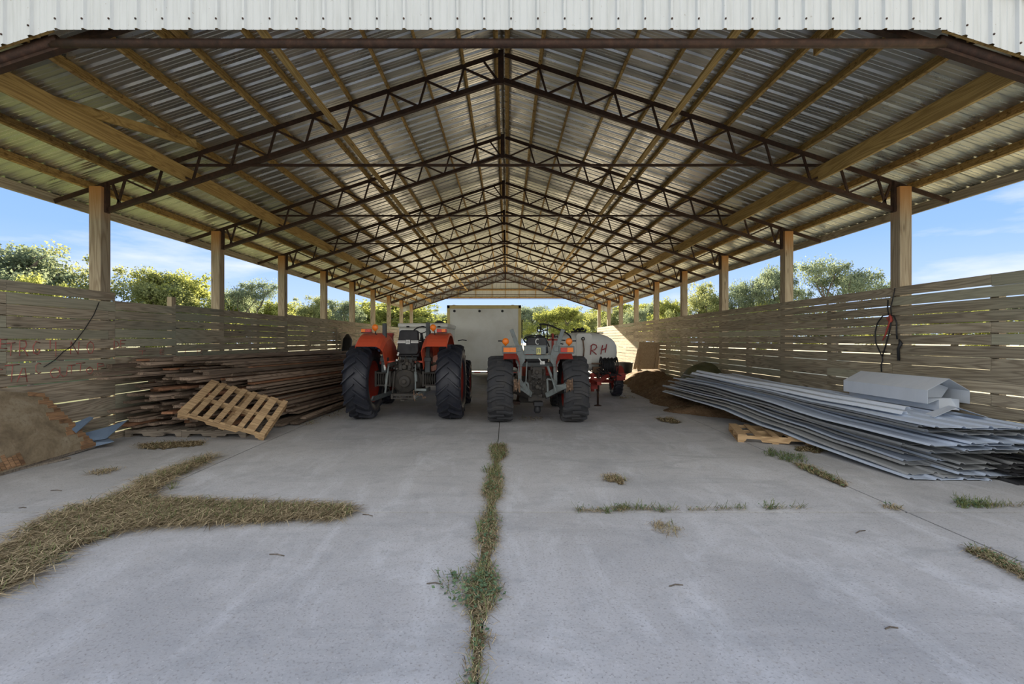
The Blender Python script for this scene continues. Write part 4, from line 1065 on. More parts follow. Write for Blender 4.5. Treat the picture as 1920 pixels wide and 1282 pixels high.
for i in range(13):
    x0 = [4.56, 4.98, 4.64, 5.12, 4.76, 5.16, 4.84, 5.17, 4.92, 5.05, 5.17, 4.98, 5.12][i]; y0 = 5.32+[.0, .03, .12, .0, .30, .12, .42, .06, .5, .2, .04, .62, .35][i]
    bent_sheet(x0, y0, .95, 6.1+rq.uniform(-.2, .3)-.3*(i/13), radians(7+.20*i+rq.uniform(-.6, .6)), lambda y, x, i=i: fa(y)+.0165*i*(1+.2*(y-5.3)/6), M['sheet_old'] if i % 3 else M['sheet'], 0,
               {0: 'bottom metal sheet of the long stack, its near end flat on the concrete', 12: None}.get(i))
for i in range(8):
    x0 = [4.80, 5.16, 4.72, 5.12, 4.86, 5.17, 4.70, 5.14][i]; y0 = 5.2+[.14, .1, .42, .05, .3, .15, .02, .0][i]
    bent_sheet(x0, y0, .95, 6.0+rq.uniform(-.3, .3), radians(6.5+rq.uniform(-.8, .8)+(2 if i % 2 else 0)), lambda y, x, i=i: fb(y)+.020*i+.03*max(0, x-5.3)*0, M['sheet'] if i in (3, 6, 7) else M['sheet_old'], 0)
for i in range(7):
    x0 = [4.95, 5.17, 4.86, 5.12, 4.83, 5.17, 4.79][i]; y0 = 5.22+[.35, .1, .25, .2, .30, .06, .04][i]
    bent_sheet(x0, y0, .95, 5.9+rq.uniform(-.3, .3), radians(4.5+rq.uniform(-.6, .6)+(3.5 if i % 2 else 0)), lambda y, x, i=i: fc(y)+.019*i, M['sheet'] if i > 4 else M['sheet_old'], 0,
               {6: 'topmost wide blue-grey metal sheet of the long stack by the right wall', 5: 'second metal sheet from the top of the long stack, nearer the right wall'}.get(i), .005 if i < 6 else .003)
for i in range(5):
    bent_sheet(5.62+.03*(i % 2), 5.15+.05*i, .48, 2.6, radians(3), lambda y, x, i=i: .02+.055*i, M['sheet_black'], 0, ['lowest','second','third','fourth','top'][i]+' short black metal sheet tucked under the near end of the stack', .012)
# hat channels on top
for i, (xa, ya, zz) in enumerate([(4.98, 5.95, .0), (5.16, 6.12, .028)]):
    m = MB(); n = 8; vs = []
    for j in range(n+1):
        l = 4.9*j/n; X = xa-l*sin(radians(9)); Y = ya+l*cos(radians(9)); z = fc(Y)+.019*7+.012+zz
        for p, h in ((0,0), (.03,0), (.045,.035), (.095,.035), (.11,0), (.14,0)): vs.append((X+p, Y, z+h))
    m.add(vs, [(j*6+q_, j*6+q_+1, j*6+q_+7, j*6+q_+6) for j in range(n) for q_ in range(5)], 0, .5)
    o = m.build('hat_channel', M['cap']); s_ = o.modifiers.new('g', 'SOLIDIFY'); s_.thickness = .003; recenter(o, (xa, ya, .66)); tag(o, ('left' if i == 0 else 'right')+' of the two bright steel channels lying along the top of the sheet stack', 'channel')
# folded ridge flashing on top
m = MB(); zc = .66
m.add([(5.31, 5.83, zc-.02), (5.62, 5.85, zc+.10), (5.98, 5.83, zc-.02), (5.43, 6.10, zc-.02), (5.76, 6.12, zc+.085), (6.07, 6.10, zc-.02)], [(0,1,4,3), (1,2,5,4)], 0, .5)
o = m.build('ridge_flashing', M['cap']); s_ = o.modifiers.new('g', 'SOLIDIFY'); s_.thickness = .003; recenter(o, (5.6, 6.0, zc)); tag(o, 'small folded metal ridge piece lying on the near end of the sheet stack', 'flashing')
# gabled metal hood (roof vent)
VT = thing('roof_vent_hood', (5.87, 6.9, .68), 'pale galvanised gable-shaped vent hood sitting on the metal sheets', 'vent hood')
ya, yb = 6.2, 7.75; xl, xr, xm = 5.56, 6.12, 5.85; ze, zl, zr = .93, .755, 1.085
m = MB()
def pl(*p): m.add(p, [tuple(range(len(p)))], 0, .5)
pl((xl, ya, zl), (xl+.0, ya, ze), (xl, yb, ze), (xl, yb, zl)); pl((xl, ya, ze), (xm, ya, zr), (xm, yb, zr), (xl, yb, ze)); pl((xm, ya, zr), (xr, ya, ze), (xr, yb, ze), (xm, yb, zr)); pl((xr, ya, ze), (xr, ya, zl), (xr, yb, zl), (xr, yb, ze))
pl((xl, yb, zl), (xl, yb, ze), (xm, yb, zr), (xr, yb, ze), (xr, yb, zl))
o = m.build('hood', M['cap'], VT); s_ = o.modifiers.new('g', 'SOLIDIFY'); s_.thickness = .004
m = MB(); pl((xl, ya, zl), (xl+.17, ya+.02, .81), (xl+.17, yb, .81), (xl, yb, zl)); pl((xl+.17, ya+.02, .81), (xl+.17, ya+.02, .66), (xl+.17, yb+.1, .66), (xl+.17, yb+.1, .81)); pl((xr-.12, ya+.02, .81), (xr-.12, ya+.02, .66), (xr-.12, yb, .66), (xr-.12, yb, .81)); pl((xl+.0, ya+.28, .82), (xl+.02, ya+.28, .94), (xm, ya+.28, 1.04), (xr-.02, ya+.28, .94), (xr-.12, ya+.28, .8), (xl+.17, ya+.28, .8))
pl((xl+.17, ya+.14, .81), (xr-.12, ya+.14, .81), (xr-.12, ya+.03, .67), (xl+.17, ya+.03, .67))
o = m.build('throat', M['cap'], VT); s_ = o.modifiers.new('g', 'SOLIDIFY'); s_.thickness = .003

# ------------------------------------------------------------------ dirt, tarp, leaning panel, tub
def heap(name, mat, x0, x1, y0, y1, hf, n, label, cat):
    m = MB(); vs = []; fs = []; nx = n; ny = int(n*(y1-y0)/(x1-x0))
    for j in range(ny+1):
        for i in range(nx+1):
            x = x0+(x1-x0)*i/nx; y = y0+(y1-y0)*j/ny; vs.append((x, y, hf(x, y)))
    for j in range(ny):
        for i in range(nx):
            a = j*(nx+1)+i; q_ = (a, a+1, a+nx+2, a+nx+1)
            if max(vs[k][2] for k in q_) > .0: fs.append(q_)
    m.add(vs, fs, 0, .5, True); o = m.build(name, mat); recenter(o, ((x0+x1)/2, (y0+y1)/2, 0)); return tag(o, label, cat, kind='stuff')
def dirt(x, y):
    e_ = curve_z([(8.2, 5.4), (9.2, 4.6), (10.6, 3.65), (13.7, 3.85), (17, 4.3), (20, 4.9)])(y) + .25*noise.noise(Vector((x*1.3, y*1.3, 0)))
    d = min(x-e_, (y-8.2)*.7, (20.6-y)); 
    if d < 0: return -.01
    h = min(d*.45, .20)*(.75+.5*noise.noise(Vector((x*1.6, y*1.6, 3)))) + .03*noise.noise(Vector((x*6, y*6, 1)))*min(1, d*4)
    for (gx, gy, gr, gh) in ((4.4, 15.0, .75, .42), (4.75, 13.0, .6, .42), (5.0, 16.0, .8, .3), (5.7, 18.6, 1.0, .2)):
        h += gh*math.exp(-((x-gx)**2+(y-gy)**2)/gr**2)
    if y < 12: h = min(h, .28)
    return max(h, .004)
heap('dirt_pile', M['soil'], 3.3, 6.12, 8.2, 20.6, dirt, 44, 'brown loose dirt and old hay heaped along the right wall', 'dirt')
def tp(x, y):
    d = ((x-5.35)/.66)**2+((y-12.8)/.8)**2
    return .99*(1-d)**.55*(1+.05*sin(9*x+5*y)) + .02*noise.noise(Vector((x*5, y*5, 0))) if d < 1 else -.01
o = heap('tarp_mound', M['tarp'], 4.6, 6.1, 11.9, 13.7, tp, 34, 'rounded dark green tarp mound behind the metal sheets', 'tarp'); o['kind'] = 'thing'
PN = thing('leaning_panel', (5.7, 18.9, .4), 'tan wooden panel leaning against the right wall on the dirt', 'panel')
def panel(nm, a, b, c_, d, mat, nrm_=(0,-.03,.01)):
    m = MB(); m.prism([a, b, c_, d], nrm_); return m.build(nm, mat, PN)
Yp = 18.7
panel('backing', P(1194, 692, Yp), P(1233, 692, Yp), P(1237.5, 643, Yp+.35), P(1198, 641, Yp+.35), M['board_tan'])
panel('inner_board', P(1198, 692, Yp-.06), P(1223, 692, Yp-.06), P(1231, 655, Yp+.2), P(1203, 655, Yp+.2), M['board_tan'])
panel('side_rail', P(1187, 692, Yp-.02), P(1193, 692, Yp-.02), P(1199, 655, Yp+.2), P(1195, 655, Yp+.2), M['board_tan'])
panel('side_rail', P(1227, 692, Yp-.1), P(1231, 692, Yp-.1), P(1237, 645, Yp+.25), P(1233, 645, Yp+.25), M['board_tan'])
m = MB(); m.lathe((5.65, 22.6, 0), (0,0,1), [(0, .36), (.48, .42), (.50, .45), (.52, .45), (.50, .40), (.05, .33), (.05, .01)], 24, 0, .5); o = m.build('stock_tub', M['black']); recenter(o, (5.65, 22.6, 0)); tag(o, 'round black plastic tub by the right wall', 'tub')
# items on the left wall, far
m = MB(); m.tube([(-6.08, 17.6, .0), (-6.09, 17.8, .9), (-6.10, 18.0, 1.62), (-6.13, 18.1, 1.8)], [.20, .20, .17, .06], 10); o = m.build('rolled_tarp', M['black']); recenter(o, (-6.12, 17.6, 0)); tag(o, 'black rolled tarp standing against the left wall', 'tarp')
m = MB(); m.beam((-6.22, 17.2, 0), (-6.27, 17.3, 2.02), .1, .03, up=(1,0,0)); m.beam((-6.22, 17.36, 0), (-6.27, 17.5, 1.95), .1, .03, up=(1,0,0)) if False else None
o = m.build('grey_slat', M['pallet_grey']); recenter(o, (-6.22, 17.2, 0)); tag(o, 'grey slat standing against the left wall before the black roll', 'board')

# hose loop and red strap hung on the right wall
def RWp(px, py, x=6.09): return P(px, py, x*F/(px-950))
m = MB(); m.tube([RWp(*p) for p in ((1665, 562), (1664, 578), (1666, 590), (1655, 592), (1645, 606), (1641, 622), (1642, 642), (1648, 656), (1654, 668), (1655, 676), (1652, 684), (1653, 697))], .010, 8)
m.tube([RWp(*p) for p in ((1654, 668), (1660, 650), (1667, 625), (1671, 600), (1668, 590), (1676, 592), (1681, 605), (1681, 625), (1682, 636))], .011, 8); m.tube([RWp(*p) for p in ((1678, 540), (1674, 560), (1670, 575), (1671, 590))], .008, 6)
o = m.build('hanging_hose', M['black']); recenter(o, RWp(1665, 600)); tag(o, 'thin black hose hanging in a loop on the right plank wall', 'hose')
m = MB(); m.tube([RWp(*p) for p in ((1669, 590), (1671, 600), (1664, 615), (1660, 628), (1655, 638))], [.02, .024, .014, .012, .010], 6); m.tube([RWp(*p) for p in ((1669, 592), (1663, 596), (1669, 606), (1672, 596))], .012, 6)
o = m.build('red_strap', M['strapred']); recenter(o, RWp(1665, 610)); tag(o, 'faded red strap knotted inside the hanging hose loop', 'strap')
m = MB(); m.tube([RWp(*p) for p in ((1686, 636), (1689, 644), (1684, 654), (1685, 676))], [.01, .03, .02, .02], 6); o = m.build('black_rag', M['black']); recenter(o, RWp(1686, 650)); tag(o, 'dark rag hanging on the post beside the hose loop', 'rag')
# dark wire across the left wall
def LWp(px, py, x=-6.322): return P(px, py, -x*F/(950-px))
m = MB(); m.tube([LWp(*p) for p in ((186, 566), (176, 590), (160, 615), (135, 648), (118, 660), (104, 674), (82, 688))], .006, 5); o = m.build('dark_wire', M['black']); recenter(o, LWp(135, 640)); tag(o, 'thin dark wire running diagonally down the left plank wall', 'wire')

# faded red lettering on the left wall
GLY = {'E': [[(1,0),(0,0),(0,1),(1,1)], [(0,.5),(.8,.5)]], 'T': [[(-.1,.08),(1.1,0)], [(.55,0),(.45,1)]], 'R': [[(0,1),(0,0),(.7,.05),(.8,.3),(.6,.5),(0,.52)], [(.4,.5),(.95,1)]],
       'G': [[(.9,.1),(.4,0),(0,.4),(.1,.9),(.6,1),(.9,.8),(.9,.6),(.5,.6)]], 'A': [[(0,1),(.5,0),(.75,0),(.95,1)], [(.15,.62),(.9,.6)]], 'C': [[(.9,.1),(.5,0),(.1,.3),(.1,.75),(.5,1),(.9,.9)]],
       'O': [[(.5,0),(.1,.25),(.0,.6),(.3,1),(.7,1),(1,.6),(.9,.2),(.5,0)]], 'U': [[(0,0),(.05,.7),(.4,1),(.8,.8),(.9,0)]], 'D': [[(0,1),(0,0),(.6,.1),(1,.5),(.6,.95),(0,1)]], 'P': [[(0,1),(0,0),(.7,.05),(.8,.35),(0,.5)]],
       'I': [[(.5,0),(.5,1)]], 'N': [[(0,1),(.05,0),(.8,1),(.9,0)]], 'K': [[(0,0),(0,1)], [(.8,0),(0,.55),(.9,1)]], '-': [[(0,.5),(1,.5)]], 'H': [[(0,0),(0,1)], [(.9,0),(.9,1)], [(0,.5),(.9,.5)]]}
wl = bpy.data.objects['wall_left']; m = MB()
def write(txt, boxes, r):
    for ch, (a, b, c_, d) in zip(txt, boxes):
        for st in GLY[ch]: m.tube([LWp(a+(c_-a)*u, b+(d-b)*v, -6.336) for u, v in st], r, 4)
write('ETRGIINODE', [(1, 636, 13, 653), (14, 642, 27, 667), (37, 638, 53, 667), (62, 640, 76, 664), (92, 637, 96, 653), (103, 640, 106, 668), (132, 640, 150, 664), (163, 640, 176, 662), (214, 639, 223, 651), (226, 638, 236, 651)], .008)
write('-TACOUTTOPDP', [(0, 687, 5, 698), (11, 683, 34, 716), (32, 690, 52, 716), (66, 680, 78, 700), (94, 690, 112, 708), (112, 688, 128, 706), (128, 684, 140, 700), (144, 680, 158, 698), (162, 688, 174, 700), (183, 681, 198, 694), (252, 675, 262, 684), (272, 676, 284, 686)], .007)
write('TNUIK', [(322, 668, 332, 682), (334, 668, 342, 680), (344, 668, 352, 680), (354, 668, 358, 680), (360, 668, 370, 680)], .006)
write('TEIR', [(262, 657, 272, 666), (300, 656, 308, 664), (345, 655, 350, 664), (370, 654, 380, 664)], .005)
tag(m.build('painted_lettering', M['redpaint'], wl), 'faded red spray painted letters')

# ------------------------------------------------------------------ hay, straw and weeds on the slab
def G(px, py): Y = CAMZ*F/(py-637); return ((px-950)/F*Y, Y)
def inside(p, poly):
    x, y = p; c_ = False; j = len(poly)-1
    for i in range(len(poly)):
        a, b = poly[i], poly[j]
        if (a[1] > y) != (b[1] > y) and x < (b[0]-a[0])*(y-a[1])/(b[1]-a[1]+1e-12)+a[0]: c_ = not c_
        j = i
    return c_
def strand(m, x, y, z, ln, w, th, mi, arch=.02, up=0, rnd=None):
    dx, dy = cos(th), sin(th); px_, py_ = -dy*w/2, dx*w/2; k = rq.uniform(-.4, .4)
    a = (x, y, z); 
    p1 = (x+dx*ln*.5-dy*ln*k*.25, y+dy*ln*.5+dx*ln*k*.25, z+arch+up*ln*.6); p2 = (x+dx*ln*(1-up*.5), y+dy*ln*(1-up*.5), z+rq.uniform(0, arch*.5)+up*ln)
    vs = []
    for p, f in ((a, 1), (p1, 1), (p2, .4)): vs += [(p[0]-px_*f, p[1]-py_*f, p[2]), (p[0]+px_*f, p[1]+py_*f, p[2])]
    m.add(vs, [(0,1,3,2), (2,3,5,4)], mi, rq.random() if rnd is None else rnd)
def leafp(m, x, y, z, r, mi):
    th = rq.uniform(0, 2*pi); t_ = rq.uniform(-.5, .5); u = Vector((cos(th), sin(th), t_)).normalized(); v = Vector((-sin(th), cos(th), rq.uniform(-.5, .5))).normalized()
    c_ = Vector((x, y, z)); m.add([c_, c_+u*r*.5+v*r*.35, c_+u*r, c_+u*r*.5-v*r*.35], [(0,1,2,3)], mi)
def hay(polys, n, name, label, ln=(.08, .22), w=.0035, height=.03, fuzz=.04, dirm=None, green=.1, leafy=0, cell=.05, base=True, weeds=0, pale=0):
    m = MB(); polys = [[G(*p) if len(p) == 2 else p for p in po] for po in polys]
    xs_ = [p[0] for po in polys for p in po]; ys_ = [p[1] for po in polys for p in po]
    if base:
        X0, Y0_ = min(xs_), min(ys_); nx = int((max(xs_)-X0)/cell)+2; ny = int((max(ys_)-Y0_)/cell)+2
        ins = {}; 
        for j in range(ny):
            for i in range(nx):
                p = (X0+i*cell, Y0_+j*cell)
                q_ = (p[0]+.0*noise.noise(Vector((p[0]*9, p[1]*9, 0))), p[1]+.08*noise.noise(Vector((p[0]*9, p[1]*9, 5))))
                ins[i, j] = any(inside(q_, po) for po in polys)
        def hh(i, j):
            if not ins.get((i, j)): return .001
            c_ = sum(ins.get((i+a, j+b), False) for a in (-2, -1, 0, 1, 2) for b in (-2, -1, 0, 1, 2))/25
            return .004+height*c_*(.6+.5*noise.noise(Vector((i*.35, j*.35, 0))))
        idx = {}; vs = []; fs = []
        def vid(i, j):
            if (i, j) not in idx: idx[i, j] = len(vs); vs.append((X0+i*cell, Y0_+j*cell, hh(i, j)))
            return idx[i, j]
        for j in range(ny-1):
            for i in range(nx-1):
                if ins[i, j] and ins[i+1, j+1]: fs.append((vid(i, j), vid(i+1, j), vid(i+1, j+1), vid(i, j+1)))
        if fs: m.add(vs, fs, 0, .5, True)
    cnt = 0; tries = 0
    while cnt < n and tries < n*60:
        tries += 1; po = rq.choice(polys) if len(polys) > 1 else polys[0]
        x = rq.uniform(min(p[0] for p in po), max(p[0] for p in po)); y = rq.uniform(min(p[1] for p in po), max(p[1] for p in po))
        if not inside((x, y), po): continue
        cnt += 1
        if noise.noise(Vector((x*3.1, y*3.1, 2)))+.35*noise.noise(Vector((x*11, y*11, 4))) < rq.uniform(-.9, .25): continue
        x += rq.gauss(0, fuzz); y += rq.gauss(0, fuzz)
        th = rq.uniform(0, 2*pi) if dirm is None or rq.random() < .35 else rq.gauss(dirm, .5)+(pi if rq.random() < .5 else 0)
        g_ = rq.random() < green*(1+noise.noise(Vector((x*2, y*2, 7))))
        if g_: strand(m, x, y, .004+height*.5, rq.uniform(.03, .09), w*1.2, th, 2, .01, rq.uniform(.3, .9))
        else: strand(m, x, y, rq.uniform(.004, height*1.1), rq.uniform(*ln), w*rq.uniform(.7, 1.4), th, 1, rq.uniform(.003, .03))
        if leafy and rq.random() < leafy: leafp(m, x, y, rq.uniform(.01, height+.03), rq.uniform(.015, .04), 3)
    if pale:
        for k in range(pale):
            po = polys[0]; a = rq.choice(po); b = rq.choice(po); t_ = rq.random(); x, y = a[0]*(1-t_)+b[0]*t_, a[1]*(1-t_)+b[1]*t_
            if inside((x, y), po): strand(m, x, y, height*rq.uniform(.6, 1.2), rq.uniform(.12, .32), .0045, rq.uniform(0, 6.28), 1, .02, 0, 1.0)
    for k in range(weeds):
        po = rq.choice(polys); a = rq.choice(po); b = rq.choice(po); t_ = rq.random(); x = a[0]*(1-t_)+b[0]*t_; y = a[1]*(1-t_)+b[1]*t_
        for q_ in range(14): strand(m, x+rq.gauss(0, .02), y+rq.gauss(0, .02), .0, rq.uniform(.05, .12), .005, rq.uniform(0, 6.28), 2, .01, rq.uniform(.5, 1))
        for q_ in range(8): leafp(m, x+rq.gauss(0, .04), y+rq.gauss(0, .04), rq.uniform(.01, .07), rq.uniform(.015, .035), 3)
    o = m.build(name, [M['thatch'], M['straw'], M['green'], M['weedleaf']]); recenter(o, (sum(xs_)/len(xs_), sum(ys_)/len(ys_), 0)); return tag(o, label, 'hay' if not leafy else 'weeds', kind='stuff')
bandL = [(-60, 1052), (0, 1030), (44, 1002), (87, 980), (142, 956), (197, 943), (241, 923), (262, 905), (306, 888), (372, 864), (394, 856), (402, 858), (383, 871), (328, 895), (296, 920), (275, 948), (300, 955), (275, 985), (241, 993), (186, 1013), (131, 1032), (66, 1083), (0, 1114), (-60, 1150)]
bandB = [(260, 950), (330, 946), (420, 950), (520, 953), (600, 957), (655, 962), (640, 972), (560, 972), (480, 978), (400, 982), (330, 984), (262, 988)]
hay([bandL, bandB], 30000, 'hay_drift', 'wide drift of dry hay with a side branch along the left slab joint', (.07, .24), (.0042), .05, .05, .9, .14, cell=.04, weeds=16, pale=700)
cpath = [(834, 935, 13), (845, 934, 15), (856, 936, 12), (866, 931, 5), (880, 929, 8), (900, 927, 12), (930, 923, 17), (942, 922, 7), (958, 920, 6), (985, 916, 16), (1012, 914, 17), (1040, 912, 12), (1062, 908, 15), (1090, 906, 19), (1112, 905, 27), (1140, 898, 24), (1165, 894, 13), (1195, 896, 15), (1222, 893, 13), (1245, 890, 9), (1290, 886, 8), (1360, 880, 8)]
cp = [(x-h, y) for y, x, h in cpath] + [(x+h, y) for y, x, h in reversed(cpath)]
hay([cp], 8000, 'crack_weeds', 'line of dry grass and green weeds growing in the centre floor joint', (.03, .10), .0032, .020, .022, None, .17, .12, cell=.025, weeds=7)
hay([[(1440, 846), (1500, 858), (1506, 866), (1480, 866), (1445, 855)]], 200, 'green_weeds', 'green leafy weeds in the right floor joint beside the metal sheets', (.03, .08), .004, .02, .03, None, .6, 1.0, base=False, weeds=10)
hay([[(1488, 868), (1520, 874), (1592, 910), (1582, 914), (1500, 880)]], 900, 'joint_hay', 'strip of dry hay in the right floor joint near the sheet stack', (.03, .10), .004, .02, .02, -1.2, .2, .1, cell=.03)
hay([[(1815, 1028), (1850, 1034), (1935, 1082), (1935, 1098), (1870, 1060), (1820, 1040)]], 900, 'joint_hay', 'strip of dry hay in the right floor joint at the picture edge', (.03, .10), .0035, .018, .02, -1.0, .2, .1, cell=.025)
hay([[(1655, 948), (1690, 951), (1688, 957), (1660, 955)]], 120, 'joint_hay', 'small tuft of hay where the two right floor joints cross', (.03, .07), .0035, .01, .015, None, .2, .1, base=False)
hay([[(1086, 956), (1140, 957), (1140, 962), (1086, 960)], [(1150, 952), (1180, 952), (1180, 959), (1150, 959)], [(1195, 953), (1270, 955), (1270, 960), (1195, 959)], [(1290, 955), (1400, 952), (1400, 957), (1290, 959)], [(1440, 953), (1508, 951), (1508, 956), (1440, 957)]], 900, 'joint_grass', 'short grass tufts along the cross joint right of the centre', (.03, .08), .0035, .012, .012, 0, .4, .1, base=False, weeds=6)
hay([[(1800, 942), (1855, 946), (1855, 952), (1805, 952)]], 120, 'green_weeds', 'bright green weed in the cross joint at the right edge', (.03, .08), .004, .01, .02, None, .9, .8, base=False, weeds=10)
hay([[(1856, 948), (1935, 944), (1935, 950), (1856, 954)]], 150, 'joint_grass', 'thin grass line in the cross joint at the far right edge', (.03, .07), .0035, .01, .01, 0, .4, .1, base=False)
hay([[(1130, 893), (1150, 890), (1175, 900), (1168, 909), (1135, 903)]], 420, 'hay_tuft', 'small tuft of dry hay alone on the concrete, right of centre', (.03, .09), .0035, .018, .02, None, .1, 0, cell=.03)
hay([[(1215, 982), (1250, 980), (1275, 992), (1272, 1010), (1235, 1000)]], 380, 'hay_tuft', 'thin scatter of hay on the concrete below the cross joint', (.02, .07), .003, .006, .02, None, .05, 0, base=False)
hay([[(256, 834), (330, 828), (388, 828), (380, 836), (300, 843), (258, 842)]], 900, 'hay_tuft', 'flat patch of brown hay before the grey pallets', (.05, .14), .005, .02, .04, None, .05, 0, cell=.05)
hay([[(170, 884), (215, 879), (228, 882), (190, 891), (172, 890)]], 260, 'hay_tuft', 'small wisp of hay between the plywood panel and the hay drift', (.05, .12), .004, .01, .03, None, .05, 0, base=False)
hay([[(1228, 784), (1262, 783), (1282, 792), (1262, 795), (1235, 790)]], 260, 'hay_tuft', 'small dark hay patch on the concrete before the dirt', (.05, .12), .006, .015, .04, None, .05, 0, cell=.05)
hay([[(1488, 838), (1540, 836), (1562, 846), (1530, 850), (1490, 846)]], 300, 'hay_tuft', 'hay wisps under the edge of the metal sheets', (.05, .12), .004, .015, .03, None, .1, 0, cell=.05)
hay([[(1155, 744), (1185, 742), (1190, 747), (1160, 750)]], 120, 'hay_tuft', 'small dark hay scrap beside the tank trailer wheel', (.06, .15), .008, .02, .05, None, .05, 0, base=False)
hay([[(975, 783), (1010, 780), (1018, 787), (985, 792)]], 120, 'hay_tuft', 'few dark straws on the concrete under the red tractor', (.06, .15), .007, .01, .04, None, .05, 0, base=False)
hay([[(560, 796), (620, 776), (640, 770), (640, 776), (575, 800)]], 160, 'hay_tuft', 'bark scraps and straw along the foot of the lumber stack', (.04, .1), .008, .012, .05, None, .05, 0, base=False)
hay([[(868, 1090), (900, 1085), (930, 1092), (935, 1115), (905, 1130), (872, 1118)], [(820, 1075), (860, 1085), (870, 1150), (840, 1120)]], 260, 'clover_weeds', 'patch of green clover leaves over the centre floor joint', (.03, .08), .003, .035, .03, None, .5, 1.6, base=False, weeds=5)
# loose hay over the dirt heap
m = MB()
for k in range(3200):
    y = rq.uniform(8.6, 15); x = rq.uniform(3.6, 5.6); z = dirt(x, y)
    if z < .005: continue
    strand(m, x, y, z+.005, rq.uniform(.06, .18), .007, rq.uniform(0, 6.28), 0, .015)
o = m.build('loose_hay', M['straw']); recenter(o, (4.6, 11, 0)); tag(o, 'loose straw strewn over the brown dirt heap', 'hay', kind='stuff')
# twigs and leaves scattered on the slab
tw = [(35, 953), (118, 950), (250, 903), (95, 920), (180, 835), (680, 965), (505, 1040), (1605, 1000), (800, 1095), (1255, 1100), (1660, 1180)]
for i, (px, py) in enumerate(tw):
    m = MB(); x, y = G(px, py); th = rq.uniform(-.5, .9); l = rq.uniform(.05, .14)
    m.tube([(x, y, .005), (x+cos(th)*l*.5, y+sin(th)*l*.5+.01, .008), (x+cos(th)*l, y+sin(th)*l, .005)], .004, 5)
    o = m.build('twig', M['bark']); recenter(o, (x, y, 0)); tag(o, 'short dark twig lying loose on the concrete slab', 'twig', 'loose twigs on the concrete')
# ------------------------------------------------------------------ trees
def tree_proto(name, seed, H, Rw, leafmat_, nclump, nleaf, lsz, crown0=.30, zc=.52, flat=.7, full=True):
    """trunk with forking limbs (part) and a crown of leaf clumps (part), base at the origin"""
    r = random.Random(seed)
    root = bpy.data.objects.new(name, None); COL.objects.link(root)
    b = MB(); tips = []
    def limb(p, d, L_, rad, lev):
        pts = [p]; q = p
        for k in range(4):
            d = (d+Vector((r.gauss(0,.16), r.gauss(0,.16), r.gauss(0,.10)+.03))).normalized(); q = q+d*L_/4; pts.append(q)
        b.tube(pts, [rad*(1-.12*k) for k in range(5)], 6 if lev < 2 else 4, cap=False)
        if lev >= 3 or rad < .02: tips.append(q); tips.append(pts[3]); return
        n = r.choice([2, 3, 3]) + (2 if lev == 0 else 0)
        for k in range(n):
            a = 2*pi*(k+r.random()*.6)/n; sp = r.uniform(.55, 1.0)
            dd = (d*(1-.30*sp)+Vector((cos(a), sin(a), .12))*sp*flat).normalized()
            limb(q if k else pts[-1], dd, L_*r.uniform(.62, .8), rad*.6, lev+1)
        if lev > 0: tips.append(q)
    limb(Vector((0, 0, -.1)), Vector((r.gauss(0,.05), r.gauss(0,.05), 1)), H*crown0, H*.028, 0)
    mx = max(Vector((t_.x, t_.y, 0)).length for t_ in tips); mz = max(t_.z for t_ in tips)
    sx = Rw/mx*.9; sz = H/mz*.93
    b.v = [(v[0]*(1+(sx-1)*min(1, max(0, v[2])/(H*.3))), v[1]*(1+(sx-1)*min(1, max(0, v[2])/(H*.3))), v[2]*sz) for v in b.v]
    o = b.build('trunk', M['bark']); o.parent = root
    tips = [Vector((t_.x*sx, t_.y*sx, t_.z*sz)) for t_ in tips]
    r.shuffle(tips); m = MB(); tot = 0
    use = (tips*4)[:int(nclump*(.45 if full else 1))]
    for k in range(nclump-len(use)):
        a = r.uniform(0, 2*pi); q = r.uniform(-.85, 1)**1.0 if True else 0; cq = sqrt(max(0, 1-q*q)); rad = r.uniform(.58, .90)*(1+.24*sin(3*a+seed))
        use.append(Vector((cos(a)*cq*Rw*rad, sin(a)*cq*Rw*rad, H*(zc+ (1-zc-.04)*q*rad if q > 0 else zc+(zc-.10)*q*rad))))
    for c_ in use:
        cr_ = r.uniform(.35, .9)*Rw*.25; c2 = c_+Vector((r.gauss(0,.25), r.gauss(0,.25), r.gauss(0,.15)))*Rw*.16
        tone = r.random()
        for k in range(nleaf):
            v = Vector((r.gauss(0,1), r.gauss(0,1), r.gauss(0,.6))); v = v.normalized()*r.random()**.5*cr_
            p = c2+v
            if p.z < .2: continue
            u = Vector((r.gauss(0,1), r.gauss(0,1), r.gauss(0,1))).normalized(); w = u.orthogonal().normalized(); s = lsz*r.uniform(.6, 1.4)
            w = (Matrix.Rotation(r.uniform(0, 6.28), 3, u) @ w)
            m.v += [tuple(p-u*s*.5), tuple(p+w*s*.32), tuple(p+u*s*.5), tuple(p-w*s*.32)]; n_ = len(m.v)
            m.f.append((n_-4, n_-3, n_-2, n_-1)); m.m.append(0); m.r.append(min(1, max(0, tone*.6+r.random()*.4))); m.sm.append(False)
    o = m.build('crown', leafmat_); o.parent = root
    return root
protos = {
 'oak':   tree_proto('oak_tree', 3, 8.0, 4.2, M['leaf_a'], 190, 130, .16),
 'oak2':  tree_proto('oak_tree', 9, 8.0, 4.4, M['leaf_c'], 180, 130, .16),
 'open':  tree_proto('oak_tree', 21, 8.5, 4.6, M['leaf_c'], 120, 110, .15, .40, full=False),
 'young': tree_proto('young_tree', 5, 5.0, 2.2, M['leaf_b'], 90, 100, .13, .25),
 'bushy': tree_proto('bushy_tree', 14, 6.5, 3.6, M['leaf_b'], 190, 120, .16, .22),
}
pinfo = {'oak': (8.0, 4.2), 'oak2': (8.0, 4.4), 'open': (8.5, 4.6), 'young': (5.0, 2.2), 'bushy': (6.5, 3.6)}
used = set(); rt = random.Random(77)
